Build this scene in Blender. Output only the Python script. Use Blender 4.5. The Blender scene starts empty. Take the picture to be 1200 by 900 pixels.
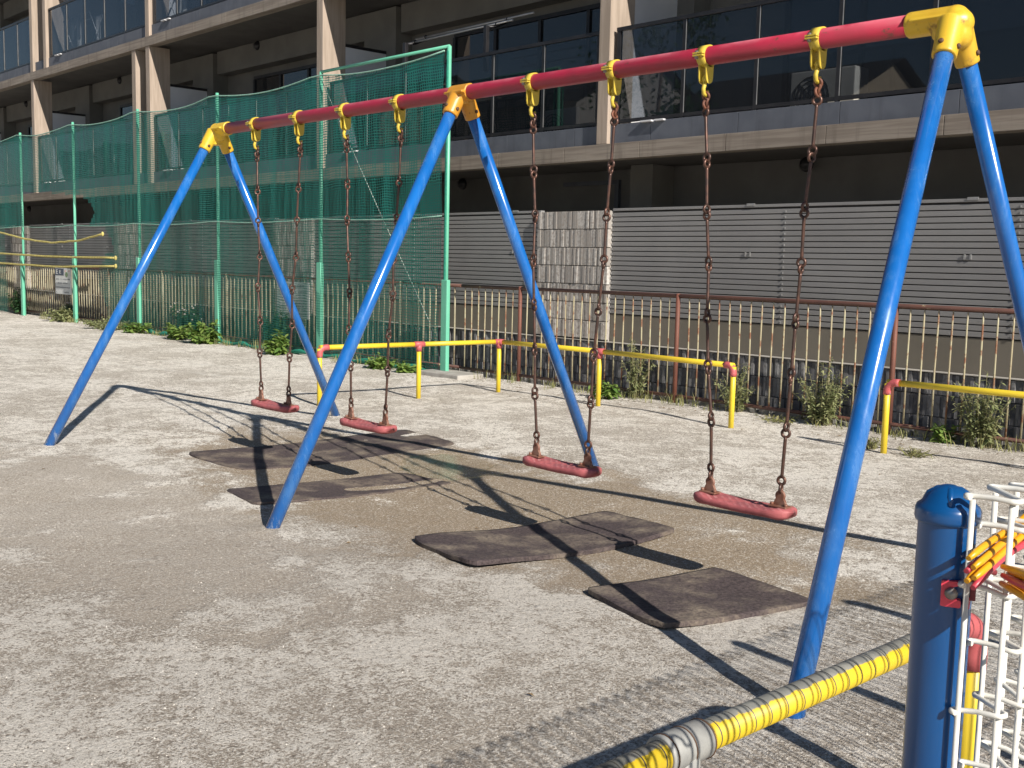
import bpy, bmesh, math, random
from mathutils import Vector, Matrix, noise
random.seed(7)
D = bpy.data
C = bpy.context.scene.collection
PI = math.pi

# ------------------------------------------------------------------ helpers
class MB:
    """collects geometry and links it as ONE mesh object"""
    def __init__(s): s.v, s.f, s.sm = [], [], []
    def quad(s, *p, smooth=False):
        b = len(s.v); s.v += [tuple(q) for q in p]; s.f.append(tuple(range(b, b+len(p)))); s.sm.append(smooth)
    def box(s, x0, x1, y0, y1, z0, z1):
        b = len(s.v)
        s.v += [(x0,y0,z0),(x1,y0,z0),(x1,y1,z0),(x0,y1,z0),(x0,y0,z1),(x1,y0,z1),(x1,y1,z1),(x0,y1,z1)]
        for q in ((0,3,2,1),(4,5,6,7),(0,1,5,4),(1,2,6,5),(2,3,7,6),(3,0,4,7)):
            s.f.append(tuple(b+i for i in q)); s.sm.append(False)
        return s
    def bbox(s, x0, x1, y0, y1, z0, z1, c=.004):
        """box with chamfered edges"""
        bm = bmesh.new(); bmesh.ops.create_cube(bm, size=1)
        for v in bm.verts: v.co = Vector(((x0+x1)/2+v.co.x*(x1-x0), (y0+y1)/2+v.co.y*(y1-y0), (z0+z1)/2+v.co.z*(z1-z0)))
        bmesh.ops.bevel(bm, geom=bm.edges[:], offset=c, segments=2, affect='EDGES', profile=.6)
        s.add_bm(bm); return s
    def add_bm(s, bm, smooth=False):
        b = len(s.v); bm.verts.ensure_lookup_table()
        for i, v in enumerate(bm.verts): v.index = i; s.v.append(tuple(v.co))
        for f in bm.faces: s.f.append(tuple(b+v.index for v in f.verts)); s.sm.append(smooth)
        bm.free()
    def tube(s, pts, r, n=10, closed=False, caps=True):
        pts = [Vector(p) for p in pts]; k = len(pts)
        rr = r if isinstance(r, (list, tuple)) else [r]*k
        tan = []
        for i in range(k):
            if closed: t = pts[(i+1) % k]-pts[i-1]
            else: t = pts[min(i+1, k-1)]-pts[max(i-1, 0)]
            tan.append(t.normalized())
        a = Vector((0,0,1)) if abs(tan[0].z) < .9 else Vector((1,0,0))
        u = tan[0].cross(a).normalized(); b = len(s.v)
        for i in range(k):
            u = (u-tan[i]*u.dot(tan[i])).normalized(); w = tan[i].cross(u)
            for j in range(n):
                an = 2*PI*j/n; s.v.append(tuple(pts[i]+(u*math.cos(an)+w*math.sin(an))*rr[i]))
        for i in range(k if closed else k-1):
            for j in range(n):
                i2 = (i+1) % k
                s.f.append((b+i*n+j, b+i*n+(j+1) % n, b+i2*n+(j+1) % n, b+i2*n+j)); s.sm.append(True)
        if caps and not closed:
            s.f.append(tuple(b+j for j in range(n))[::-1]); s.sm.append(False)
            s.f.append(tuple(b+(k-1)*n+j for j in range(n))); s.sm.append(False)
        return s
    def sphere(s, c, r, seg=14, sc=(1,1,1)):
        bm = bmesh.new(); bmesh.ops.create_uvsphere(bm, u_segments=seg, v_segments=seg//2+1, radius=r)
        for v in bm.verts: v.co = Vector((v.co.x*sc[0], v.co.y*sc[1], v.co.z*sc[2]))+Vector(c)
        s.add_bm(bm, True); return s
    def torus(s, c, nrm, R, r, n=14, m=7):
        nrm = Vector(nrm).normalized(); a = Vector((0,0,1)) if abs(nrm.z) < .9 else Vector((1,0,0))
        u = nrm.cross(a).normalized(); w = nrm.cross(u)
        return s.tube([Vector(c)+(u*math.cos(2*PI*i/n)+w*math.sin(2*PI*i/n))*R for i in range(n)], r, m, closed=True)
    def lathe(s, prof, c, n=28):
        b = len(s.v); k = len(prof)
        for (r, z) in prof:
            for j in range(n): s.v.append((c[0]+r*math.cos(2*PI*j/n), c[1]+r*math.sin(2*PI*j/n), c[2]+z))
        for i in range(k-1):
            for j in range(n):
                s.f.append((b+i*n+j, b+i*n+(j+1) % n, b+(i+1)*n+(j+1) % n, b+(i+1)*n+j)); s.sm.append(True)
        return s
    def mesh(s, name):
        m = D.meshes.new(name); m.from_pydata(s.v, [], s.f); m.polygons.foreach_set('use_smooth', s.sm); m.update(); return m
    def build(s, name, mat, parent=None, loc=None):
        o = D.objects.new(name, s.mesh(name)); o.data.materials.append(mat); C.objects.link(o)
        if loc is not None: o.location = loc
        if parent: o.parent = parent
        return o

def tag(o, label=None, cat=None, group=None, kind=None):
    if label: o['label'] = label
    if cat: o['category'] = cat
    if group: o['group'] = group
    if kind: o['kind'] = kind
    return o
def empty(name, loc, label, cat, group=None):
    o = D.objects.new(name, None); o.location = loc; o.empty_display_size = .1; C.objects.link(o)
    return tag(o, label, cat, group)
def local(o, M):      # shift a collector's world coordinates into the frame of an unrotated parent
    L = o.location
    M.v = [(x-L.x, y-L.y, z-L.z) for (x, y, z) in M.v]; return M
def fuse(M, name, mat, parent, voxel=.006, smooth=6):
    """weld overlapping shapes into one cast piece"""
    t = D.objects.new('tmp', M.mesh('tmp')); C.objects.link(t)
    r = t.modifiers.new('r', 'REMESH'); r.mode = 'VOXEL'; r.voxel_size = voxel; r.use_smooth_shade = True
    q = t.modifiers.new('s', 'SMOOTH'); q.iterations = smooth; q.factor = .5
    dg = bpy.context.evaluated_depsgraph_get(); dg.update()
    me = D.meshes.new_from_object(t.evaluated_get(dg)); D.objects.remove(t)
    me.name = name; me.materials.clear(); me.materials.append(mat)
    me.polygons.foreach_set('use_smooth', [True]*len(me.polygons))
    o = D.objects.new(name, me); C.objects.link(o); o.parent = parent; return o

# ------------------------------------------------------------------ materials
def new_mat(name):
    m = D.materials.new(name); m.use_nodes = True; nt = m.node_tree; nt.nodes.clear()
    out = nt.nodes.new('ShaderNodeOutputMaterial'); b = nt.nodes.new('ShaderNodeBsdfPrincipled')
    nt.links.new(b.outputs[0], out.inputs[0]); return m, nt, b, out
class NT:
    def __init__(s, nt): s.nt = nt; s.co = None
    def n(s, t, **kw):
        x = s.nt.nodes.new('ShaderNode'+t)
        for k, v in kw.items(): setattr(x, k, v)
        return x
    def link(s, a, b): s.nt.links.new(a, b)
    def obj(s):
        if not s.co: s.co = s.n('TexCoord').outputs['Object']
        return s.co
    def noise(s, scale, detail=4, rough=.55, vec=None, stretch=None, dist=0):
        x = s.n('TexNoise'); x.inputs['Scale'].default_value = scale; x.inputs['Detail'].default_value = detail
        x.inputs['Roughness'].default_value = rough; x.inputs['Distortion'].default_value = dist
        v = vec or s.obj()
        if stretch:
            mp = s.n('Mapping'); mp.inputs['Scale'].default_value = stretch; s.link(v, mp.inputs[0]); v = mp.outputs[0]
        s.link(v, x.inputs['Vector']); return x.outputs['Fac']
    def ramp(s, fac, a, b, lo=0., hi=1.):
        x = s.n('MapRange'); x.interpolation_type = 'SMOOTHSTEP'
        x.inputs['From Min'].default_value = a; x.inputs['From Max'].default_value = b
        x.inputs['To Min'].default_value = lo; x.inputs['To Max'].default_value = hi
        s.link(fac, x.inputs['Value']); return x.outputs['Result']
    def mix(s, fac, a, b, mode='MIX'):
        x = s.n('Mix', data_type='RGBA', blend_type=mode)
        for sock, val in ((x.inputs['Factor'], fac), (x.inputs['A'], a), (x.inputs['B'], b)):
            pass
        i = [k for k in x.inputs if k.enabled or True]
        f, A, B = x.inputs[0], x.inputs[6], x.inputs[7]
        for sock, val in ((f, fac), (A, a), (B, b)):
            if hasattr(val, 'links'): s.link(val, sock)
            elif isinstance(val, (int, float)): sock.default_value = val
            else: sock.default_value = (*val, 1)
        return x.outputs[2]
    def math(s, op, a, b=None, clamp=False):
        x = s.n('Math', operation=op, use_clamp=clamp)
        for sock, val in ((x.inputs[0], a), (x.inputs[1], b)):
            if val is None: continue
            if hasattr(val, 'links'): s.link(val, sock)
            else: sock.default_value = val
        return x.outputs[0]
    def sep(s, vec=None):
        x = s.n('SeparateXYZ'); s.link(vec or s.obj(), x.inputs[0]); return x.outputs
    def bump(s, h, strength, dist, b):
        x = s.n('Bump'); x.inputs['Strength'].default_value = strength; x.inputs['Distance'].default_value = dist
        s.link(h, x.inputs['Height']); s.link(x.outputs[0], b.inputs['Normal']); return x

def mottled(name, c1, c2, scale=6, rough=.7, detail=5, lo=.35, hi=.65, bump=0, bscale=None, bdist=.003, metal=0, stretch=None, spec=.5, coat=0):
    m, nt, b, out = new_mat(name); N = NT(nt)
    f = N.ramp(N.noise(scale, detail, stretch=stretch), lo, hi)
    N.link(N.mix(f, c1, c2), b.inputs['Base Color'])
    b.inputs['Roughness'].default_value = rough; b.inputs['Metallic'].default_value = metal
    b.inputs['Specular IOR Level'].default_value = spec; b.inputs['Coat Weight'].default_value = coat
    if bump: N.bump(N.noise(bscale or scale*4, 4, stretch=stretch), bump, bdist, b)
    return m
def worn(name, paint, paint2, wear, wscale=14, lo=.62, hi=.68, rough=.35, wrough=.7, bump=.15, coat=0):
    """paint with two tones, chipped to another colour where a noise is high"""
    m, nt, b, out = new_mat(name); N = NT(nt)
    base = N.mix(N.ramp(N.noise(3, 4), .3, .7), paint, paint2)
    w = N.ramp(N.noise(wscale, 8, .65), lo, hi)
    N.link(N.mix(w, base, wear), b.inputs['Base Color'])
    N.link(N.ramp(w, 0, 1, rough, wrough), b.inputs['Roughness'])
    N.bump(N.noise(wscale*2, 5), bump, .002, b); b.inputs['Coat Weight'].default_value = coat
    return m

M = {}
# blue leg paint, scuffed to bare metal towards the foot
m, nt, b, out = new_mat('blue_leg_paint'); N = NT(nt)
z = N.sep()[2]
base = N.mix(N.ramp(N.noise(5, 4), .3, .7), (.006, .108, .385), (.009, .13, .44))
low = N.ramp(z, .02, .30, .22, 0)
w = N.ramp(N.math('ADD', N.noise(22, 7, .7, stretch=(1, 1, .4)), low), .70, .86)
fadeb = N.math('MULTIPLY', N.ramp(N.noise(2.2, 7, .68, stretch=(5, 5, 1)), .46, .70), .42)
base = N.mix(fadeb, base, (.10, .25, .50))
scuff = N.ramp(N.noise(34, 8, .72, stretch=(1, 1, .5)), .68, .76)
N.link(N.ramp(N.math('MAXIMUM', w, fadeb), 0, 1, .22, .62), b.inputs['Roughness']); N.bump(N.noise(60, 4), .06, .002, b); b.inputs['Coat Weight'].default_value = .6; b.inputs['Coat Roughness'].default_value = .1; M['blue'] = m
c2 = N.mix(N.math('MULTIPLY', scuff, .5), N.mix(w, base, (.34, .40, .47)), (.14, .27, .45)); N.link(c2, b.inputs['Base Color'])
M['bluepost'] = worn('blue_post_paint', (.0012, .055, .19), (.002, .064, .21), (.02, .09, .2), 30, .7, .74, .3, .5, .05, .3)
m, nt, b, out = new_mat('red_beam_paint'); N = NT(nt)
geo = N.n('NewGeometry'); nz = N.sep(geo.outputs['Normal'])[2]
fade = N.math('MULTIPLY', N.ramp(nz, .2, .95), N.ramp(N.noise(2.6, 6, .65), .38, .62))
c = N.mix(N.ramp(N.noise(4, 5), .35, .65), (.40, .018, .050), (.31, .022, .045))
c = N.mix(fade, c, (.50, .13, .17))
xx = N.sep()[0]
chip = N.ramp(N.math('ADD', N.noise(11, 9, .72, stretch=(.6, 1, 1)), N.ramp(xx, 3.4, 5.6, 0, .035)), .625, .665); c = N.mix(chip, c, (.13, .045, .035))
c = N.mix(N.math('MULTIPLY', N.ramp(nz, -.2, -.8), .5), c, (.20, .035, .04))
N.link(c, b.inputs['Base Color']); N.link(N.ramp(fade, 0, 1, .45, .7), b.inputs['Roughness']); N.bump(N.noise(26, 6), .2, .002, b); M['red'] = m
M['yellow'] = worn('yellow_bracket_paint', (.62, .47, .06), (.55, .40, .05), (.10, .05, .025), 22, .64, .72, .42, .75, .2)
M['castyellow'] = worn('yellow_casting_paint', (.70, .46, .035), (.60, .35, .03), (.17, .07, .03), 16, .55, .76, .38, .7, .25)
M['castorange'] = worn('orange_casting_paint', (.62, .30, .03), (.52, .23, .025), (.16, .07, .03), 20, .6, .75, .4, .7, .25)
M['chain'] = mottled('rusty_chain_steel', (.068, .042, .035), (.125, .062, .045), 24, .38, metal=.5, bump=.25, bscale=90, bdist=.001)
M['rustlink'] = mottled('orange_rust_link', (.20, .075, .042), (.12, .05, .034), 30, .6, metal=.2, bump=.3, bscale=90, bdist=.001)
M['plate'] = mottled('rusty_seat_plate', (.20, .085, .055), (.27, .15, .11), 30, .55, metal=.2, bump=.3, bscale=90, bdist=.001)
M['bolt'] = mottled('dull_bolt_steel', (.30, .29, .27), (.20, .17, .15), 60, .45, metal=.7)
M['darkbolt'] = mottled('dark_bolt_rust', (.07, .035, .02), (.12, .06, .03), 60, .7)
# seat rubber
m, nt, b, out = new_mat('red_seat_rubber'); N = NT(nt)
xs = N.sep(); wv = N.n('TexWave', wave_type='BANDS', bands_direction='DIAGONAL'); wv.inputs['Scale'].default_value = 14; wv.inputs['Distortion'].default_value = 1.5
N.link(N.obj(), wv.inputs['Vector'])
geo = N.n('NewGeometry'); up = N.ramp(N.sep(geo.outputs['Normal'])[2], .55, .9)
tread = N.math('MULTIPLY', N.ramp(wv.outputs['Fac'], .4, .8), up)
c = N.mix(N.ramp(N.noise(16, 6), .35, .65), (.45, .12, .125), (.33, .085, .09))
c = N.mix(N.math('MULTIPLY', tread, N.ramp(N.noise(30, 5), .42, .66)), c, (.50, .20, .20))
c = N.mix(N.math('MULTIPLY', up, N.ramp(N.noise(9, 6, .7), .4, .65, 0, .6)), c, (.30, .10, .11))
c = N.mix(N.ramp(N.noise(40, 6), .66, .74), c, (.12, .03, .035))
N.link(c, b.inputs['Base Color']); b.inputs['Roughness'].default_value = .62; N.bump(tread, .3, .005, b); M['seat'] = m
# rubber mats, dusted with sand
m, nt, b, out = new_mat('black_rubber_mat'); N = NT(nt)
dust = N.ramp(N.noise(3.2, 7, .62), .44, .70)
grit = N.ramp(N.noise(70, 5, .7), .38, .62)
c = N.mix(grit, (.040, .029, .031), (.085, .064, .064))
c = N.mix(N.math('MULTIPLY', dust, N.ramp(N.noise(45, 5, .7), .25, .6)), c, (.25, .205, .155))
N.link(c, b.inputs['Base Color']); b.inputs['Roughness'].default_value = .85; vo = N.n('TexVoronoi'); vo.inputs['Scale'].default_value = 34; N.link(N.obj(), vo.inputs['Vector'])
N.bump(N.math('ADD', N.math('MULTIPLY', N.noise(160, 4), .7), vo.outputs['Distance']), .7, .006, b); M['mat'] = m
# ground
m, nt, b, out = new_mat('sandy_ground'); N = NT(nt)
P = N.obj(); S = N.sep()
def blob(cx, cy, rx, ry):
    dx = N.math('DIVIDE', N.math('SUBTRACT', S[0], cx), rx); dy = N.math('DIVIDE', N.math('SUBTRACT', S[1], cy), ry)
    return N.math('ADD', N.math('MULTIPLY', dx, dx), N.math('MULTIPLY', dy, dy))
big = N.noise(.55, 6, .6); mid = N.noise(2.3, 7, .62, dist=.4); fine = N.noise(38, 5, .75); grain = N.noise(210, 3, .8)
damp = N.ramp(N.math('ADD', blob(2.9, .15, 3.1, 1.25), N.math('MULTIPLY', N.math('SUBTRACT', mid, .5), 2.6)), 1.25, .45)
damp2 = N.ramp(N.math('ADD', blob(2.0, -1.9, 2.8, .9), N.math('MULTIPLY', N.math('SUBTRACT', mid, .5), 3.4)), 1.1, .3, 0, .8)
brown = N.math('MAXIMUM', damp, damp2)
g1 = N.noise(75, 4, .8); g2 = N.noise(150, 2, .7); g3 = N.noise(19, 6, .75); brk = N.noise(6.5, 6, .7, dist=.6)
t = N.math('ADD', N.math('MULTIPLY', big, .45), N.math('MULTIPLY', mid, .40))
t = N.math('ADD', t, N.math('MULTIPLY', brk, .55))
t = N.math('ADD', t, N.math('MULTIPLY', N.math('SUBTRACT', g3, .5), .55)); t = N.math('ADD', t, N.math('MULTIPLY', N.math('SUBTRACT', g1, .5), .60))
t = N.math('SUBTRACT', t, N.math('MULTIPLY', brown, .22))
patch = N.ramp(t, .645, .775)
base = N.mix(N.ramp(mid, .35, .7), (.40, .350, .290), (.475, .428, .370))
base = N.mix(damp, base, (.275, .212, .142))
c = N.mix(patch, base, (.78, .735, .665))
near = N.ramp(blob(6.6, -2.6, 5.2, 3.0), 1.1, .3)
soft = N.ramp(brown, 0, 1, 1, .45)
c = N.mix(N.math('MULTIPLY', N.ramp(g3, .48, .36), .5), c, (.22, .18, .145))
c = N.mix(N.math('MULTIPLY', N.math('MULTIPLY', N.ramp(g1, .525, .60), .85), soft), c, (.90, .86, .79))
c = N.mix(N.math('MULTIPLY', N.math('MULTIPLY', N.ramp(g1, .455, .38), .80), soft), c, (.13, .11, .09))
c = N.mix(N.math('MULTIPLY', N.math('MULTIPLY', N.ramp(g2, .58, .66), .55), soft), c, (.85, .82, .76))
c = N.mix(N.math('MULTIPLY', N.ramp(g2, .42, .34), .4), c, (.12, .10, .085))
c = N.mix(N.math('MULTIPLY', near, .30), c, (.22, .185, .155))
# half rubbed-out chalk lines
for (k, y0, w) in ((.22, 3.08, .07), (.30, 4.35, .05), (.22, 5.6, .07)):
    d = N.math('ABSOLUTE', N.math('SUBTRACT', N.math('SUBTRACT', S[1], N.math('MULTIPLY', S[0], k)), y0-0.0))
    ln = N.math('MULTIPLY', N.ramp(d, w, w*.4), N.math('MULTIPLY', N.ramp(N.noise(5, 6, .7), .38, .62), N.ramp(S[0], -1.6, -3.2)))
    c = N.mix(N.math('MULTIPLY', ln, .7), c, (.66, .64, .60))
N.link(c, b.inputs['Base Color'])
pud = N.ramp(N.math('ADD', blob(2.1, .72, .55, .42), N.math('MULTIPLY', N.math('SUBTRACT', N.noise(3, 4), .5), 1.6)), .9, .5)
N.link(N.ramp(pud, 0, 1, .92, .09), b.inputs['Roughness']); b.inputs['Specular IOR Level'].default_value = .35
h = N.math('ADD', N.math('MULTIPLY', g1, .7), N.math('ADD', N.math('MULTIPLY', g3, 1.3), N.math('MULTIPLY', g2, .35)))
h = N.math('MULTIPLY', h, N.ramp(pud, 0, 1, 1, .05))
h = N.math('MULTIPLY', h, N.ramp(brown, 0, 1, 1, .55))
N.bump(h, .9, .018, b); M['ground'] = m

M['concrete'] = mottled('kerb_concrete', (.30, .29, .27), (.20, .19, .175), 7, .9, bump=.4, bscale=50, bdist=.004)
M['lightconc'] = mottled('pale_concrete', (.40, .38, .35), (.31, .29, .26), 7, .9, bump=.3, bscale=50, bdist=.003)
M['beam'] = mottled('brown_board_marked_concrete', (.20, .165, .135), (.27, .23, .19), 3.5, .8, stretch=(.35, 3, 9), bump=.2, bscale=9)
M['fascia'] = mottled('grey_fascia_panel', (.083, .092, .115), (.10, .11, .135), 1.4, .65, bump=.05)
def streaked(name, c1, c2, dark, rough, grain):
    m, nt, b, out = new_mat(name); N = NT(nt)
    c = N.mix(N.ramp(N.noise(3.5, 5, stretch=grain), .35, .65), c1, c2)
    run = N.math('MULTIPLY', N.ramp(N.noise(2.2, 6, .65, stretch=(4, 4, .22)), .50, .72), .55)
    c = N.mix(run, c, dark); c = N.mix(N.math('MULTIPLY', N.ramp(N.noise(.5, 4), .45, .65), .25), c, dark)
    N.link(c, b.inputs['Base Color']); b.inputs['Roughness'].default_value = rough; N.bump(N.noise(9, 4, stretch=grain), .2, .003, b); return m
M['beam'] = streaked('brown_board_marked_concrete', (.20, .165, .135), (.28, .24, .20), (.13, .105, .085), .8, (.35, 3, 9))
M['fascia'] = streaked('grey_fascia_panel', (.085, .094, .117), (.105, .115, .14), (.058, .062, .075), .65, (1, 1, 1))
M['beige'] = streaked('beige_dado_panel', (.145, .130, .105), (.18, .162, .132), (.10, .088, .072), .8, (1, 1, 1))
M['fin'] = mottled('tan_fin_tile', (.30, .24, .19), (.39, .315, .255), 5, .75, stretch=(3, 3, .25), bump=.2, bscale=10)
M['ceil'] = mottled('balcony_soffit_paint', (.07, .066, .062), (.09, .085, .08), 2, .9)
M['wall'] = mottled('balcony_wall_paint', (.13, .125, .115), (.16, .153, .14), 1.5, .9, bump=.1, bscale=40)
M['dwall'] = mottled('ground_floor_wall_paint', (.13, .125, .12), (.155, .15, .145), 1.5, .9)
M['part'] = mottled('partition_board', (.55, .55, .57), (.60, .60, .62), 2, .7)
M['frame'] = mottled('dark_bronze_frame', (.018, .018, .021), (.028, .027, .03), 8, .4, metal=.3)
M['alu'] = mottled('grey_aluminium', (.34, .34, .34), (.42, .42, .42), 8, .4, metal=.6)
M['louvre'] = mottled('grey_louvre_paint', (.205, .201, .200), (.232, .228, .226), 1.2, .6, bump=.04)
M['beige'] = mottled('beige_dado_panel', (.145, .130, .105), (.17, .152, .125), 1.5, .75, bump=.08)
m, nt, b, out = new_mat('split_face_pale_tile'); N = NT(nt)
isl = N.n('NewGeometry').outputs['Random Per Island']
c = N.mix(N.ramp(isl, 0, 1), (.27, .25, .23), (.50, .475, .445)); c = N.mix(N.ramp(N.noise(30, 5), .4, .7), c, (.30, .265, .235))
N.link(c, b.inputs['Base Color']); b.inputs['Roughness'].default_value = .85; N.bump(N.noise(60, 5), .5, .004, b); M['tile'] = m
m, nt, b, out = new_mat('split_face_slate_tile'); N = NT(nt)
isl = N.n('NewGeometry').outputs['Random Per Island']
c = N.mix(N.ramp(isl, 0, 1), (.065, .066, .078), (.25, .248, .25)); c = N.mix(N.ramp(N.noise(26, 5), .45, .7), c, (.13, .125, .125))
N.link(c, b.inputs['Base Color']); b.inputs['Roughness'].default_value = .8; N.bump(N.noise(60, 5), .5, .004, b); M['slate'] = m
def glass(name, tint, body, amount):
    m, nt, b, out = new_mat(name); N = NT(nt)
    b.inputs['Base Color'].default_value = (*body, 1); b.inputs['Roughness'].default_value = .5
    tr = N.n('BsdfTransparent'); tr.inputs['Color'].default_value = (*tint, 1)
    mx = N.n('MixShader'); mx.inputs[0].default_value = amount; N.link(tr.outputs[0], mx.inputs[1]); N.link(b.outputs[0], mx.inputs[2])
    gl = N.n('BsdfGlossy'); gl.inputs['Roughness'].default_value = .015
    fr = N.n('Fresnel'); fr.inputs['IOR'].default_value = 1.6
    bf = N.n('NewGeometry').outputs['Backfacing']
    m2 = N.n('MixShader'); N.link(N.math('MULTIPLY', fr.outputs[0], N.math('SUBTRACT', 1.0, bf)), m2.inputs[0]); N.link(mx.outputs[0], m2.inputs[1]); N.link(gl.outputs[0], m2.inputs[2])
    N.link(m2.outputs[0], out.inputs[0]); return m
M['smoked'] = glass('smoked_balcony_glass', (.50, .53, .57), (.012, .016, .022), .16)
M['pane'] = glass('dark_window_glass', (.10, .11, .12), (.015, .017, .02), .5)
# nets: knotted threads in local X and Z
def netmat(name, colour, pitch, thread):
    m, nt, b, out = new_mat(name); N = NT(nt)
    b.inputs['Base Color'].default_value = (*colour, 1); b.inputs['Roughness'].default_value = .6
    S = N.sep()
    wob = N.math('MULTIPLY', N.math('SUBTRACT', N.noise(1.3, 3), .5), .12)
    fold = N.ramp(N.noise(1, 3, .6, stretch=(9, 1, .35)), .3, .7, .55, 1.5)
    def line(v, t):
        f = N.math('FRACT', N.math('DIVIDE', N.math('ADD', v, wob), pitch))
        return N.math('LESS_THAN', f, N.math('MULTIPLY', fold, t/pitch))
    k = N.math('MAXIMUM', line(S[0], thread), line(S[2], thread*.75))
    tr = N.n('BsdfTransparent'); mx = N.n('MixShader'); N.link(k, mx.inputs[0])
    N.link(tr.outputs[0], mx.inputs[1]); N.link(b.outputs[0], mx.inputs[2]); N.link(mx.outputs[0], out.inputs[0])
    return m
M['net1'] = netmat('green_net_fine', (.006, .150, .122), .036, .0132)
M['net2'] = netmat('green_net_coarse', (.008, .150, .112), .037, .0092)
M['nethem'] = mottled('green_net_hem', (.01, .16, .11), (.015, .22, .15), 30, .8, bump=.5, bscale=80)
M['netrope'] = mottled('pale_green_rope', (.30, .48, .40), (.20, .40, .32), 20, .7)
M['greenpole'] = worn('mint_green_post_paint', (.12, .44, .30), (.15, .48, .33), (.26, .42, .34), 12, .66, .72, .45, .6, .05)
M['greenpole2'] = worn('deep_green_pole_paint', (.05, .40, .27), (.07, .44, .30), (.2, .45, .34), 12, .66, .72, .45, .6, .05)
M['steelwire'] = mottled('pale_steel_wire', (.45, .50, .45), (.55, .58, .54), 30, .5)
M['rustrail'] = worn('rusty_brown_rail', (.085, .040, .032), (.12, .052, .038), (.33, .29, .17), 7, .60, .66, .6, .8, .3)
M['rustpost'] = worn('rust_red_post', (.17, .06, .038), (.12, .048, .034), (.30, .17, .10), 12, .62, .70, .65, .8, .3)
M['creambar'] = worn('cream_bar_paint_with_rust', (.44, .41, .27), (.36, .30, .19), (.22, .10, .055), 7, .48, .60, .55, .8, .3)
M['paleBar'] = worn('cream_bar_paint', (.40, .37, .26), (.31, .27, .18), (.19, .115, .075), 7, .52, .66, .55, .8, .3)
M['railyellow'] = worn('yellow_rail_paint', (.70, .53, .035), (.64, .46, .03), (.45, .33, .05), 16, .66, .72, .4, .6, .05)
M['coupling'] = worn('faded_red_coupling', (.50, .10, .10), (.42, .10, .11), (.40, .28, .28), 18, .60, .68, .5, .7, .1)
M['greycoupling'] = mottled('worn_grey_coupling', (.30, .30, .285), (.22, .22, .215), 16, .55, bump=.1)
# near rail: tape wrapped yellow, worn grey along its upper side
m, nt, b, out = new_mat('taped_yellow_rail'); N = NT(nt)
S = N.sep(); geo = N.n('NewGeometry'); nz = N.sep(geo.outputs['Normal'])
topn = N.math('ADD', N.math('SUBTRACT', nz[2], N.math('MULTIPLY', nz[0], .28)), N.math('MULTIPLY', N.math('SUBTRACT', N.noise(26, 6, .7), .5), .75))
wear = N.ramp(topn, .58, .68)
yel = N.mix(N.ramp(N.noise(40, 5), .6, .72), (.66, .47, .022), (.48, .35, .04))
c = N.mix(wear, yel, N.mix(N.ramp(N.noise(14, 5), .4, .6), (.17, .17, .155), (.25, .245, .22)))
c = N.mix(N.ramp(S[1], -2.95, -3.0), c, (.10, .10, .095))  # dark end beyond the tee: the blue post's shadow put into the colour
fr = N.math('FRACT', N.math('ADD', N.math('DIVIDE', S[1], .0560), N.math('MULTIPLY', N.noise(3, 1), .5)))
ring = N.math('LESS_THAN', fr, .06)
c = N.mix(ring, c, (.055, .052, .045)); N.link(c, b.inputs['Base Color']); b.inputs['Roughness'].default_value = .5
N.bump(N.math('ADD', N.math('MULTIPLY', ring, -1.), N.math('MULTIPLY', fr, .5)), .5, .004, b); M['taped'] = m
M['whitemesh'] = mottled('white_plastic_coated_wire', (.72, .71, .66), (.64, .62, .56), 20, .4, bump=.05)
M['clampred'] = mottled('red_clamp_plastic', (.74, .055, .095), (.66, .05, .085), 20, .35)
M['clampdark'] = mottled('dark_red_clamp', (.16, .02, .028), (.2, .03, .035), 20, .5)
M['strapyellow'] = mottled('orange_yellow_plastic', (.72, .37, .012), (.66, .30, .01), 14, .35, bump=.1)
M['strapred'] = mottled('red_plastic', (.58, .06, .085), (.48, .05, .08), 14, .4)
M['rope'] = mottled('faded_yellow_rope', (.52, .45, .14), (.36, .30, .10), 9, .75, stretch=(3, 1, 1))
M['signwhite'] = mottled('white_sign_board', (.62, .63, .62), (.54, .55, .55), 6, .5)
M['signnavy'] = mottled('navy_sign_ink', (.03, .045, .09), (.04, .055, .10), 9, .5)
M['signgrey'] = mottled('grey_sign_ink', (.22, .23, .24), (.32, .33, .34), 30, .6)
M['signgreen'] = mottled('green_sign_ink', (.16, .24, .12), (.12, .18, .10), 20, .6)
M['signred'] = mottled('pink_sign_ink', (.55, .30, .28), (.5, .34, .32), 20, .6)
def leafmat(name, a, bcol, t=.35):
    m, nt, b, out = new_mat(name); N = NT(nt)
    isl = N.n('NewGeometry').outputs['Random Per Island']
    c = N.mix(isl, a, bcol); N.link(c, b.inputs['Base Color']); b.inputs['Roughness'].default_value = .55
    tl = N.n('BsdfTranslucent'); N.link(c, tl.inputs['Color']); mx = N.n('MixShader'); mx.inputs[0].default_value = t
    N.link(b.outputs[0], mx.inputs[1]); N.link(tl.outputs[0], mx.inputs[2]); N.link(mx.outputs[0], out.inputs[0]); return m
M['leaf'] = leafmat('weed_leaves', (.10, .20, .04), (.27, .36, .09))
M['leafdark'] = leafmat('bush_leaves', (.03, .085, .035), (.07, .16, .055))
M['leafdry'] = leafmat('tall_weed_leaves', (.20, .24, .10), (.38, .39, .20))
M['grass'] = leafmat('dry_grass', (.20, .23, .07), (.36, .33, .15))
M['stem'] = mottled('weed_stem', (.17, .17, .08), (.24, .21, .11), 20, .8)
M['flower'] = mottled('pale_flower', (.55, .45, .44), (.6, .55, .5), 20, .7)
M['houseA'] = mottled('cream_house_render', (.52, .46, .38), (.58, .52, .43), 2, .85)
M['houseB'] = mottled('grey_house_siding', (.36, .36, .36), (.42, .42, .42), 2, .85)
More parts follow.
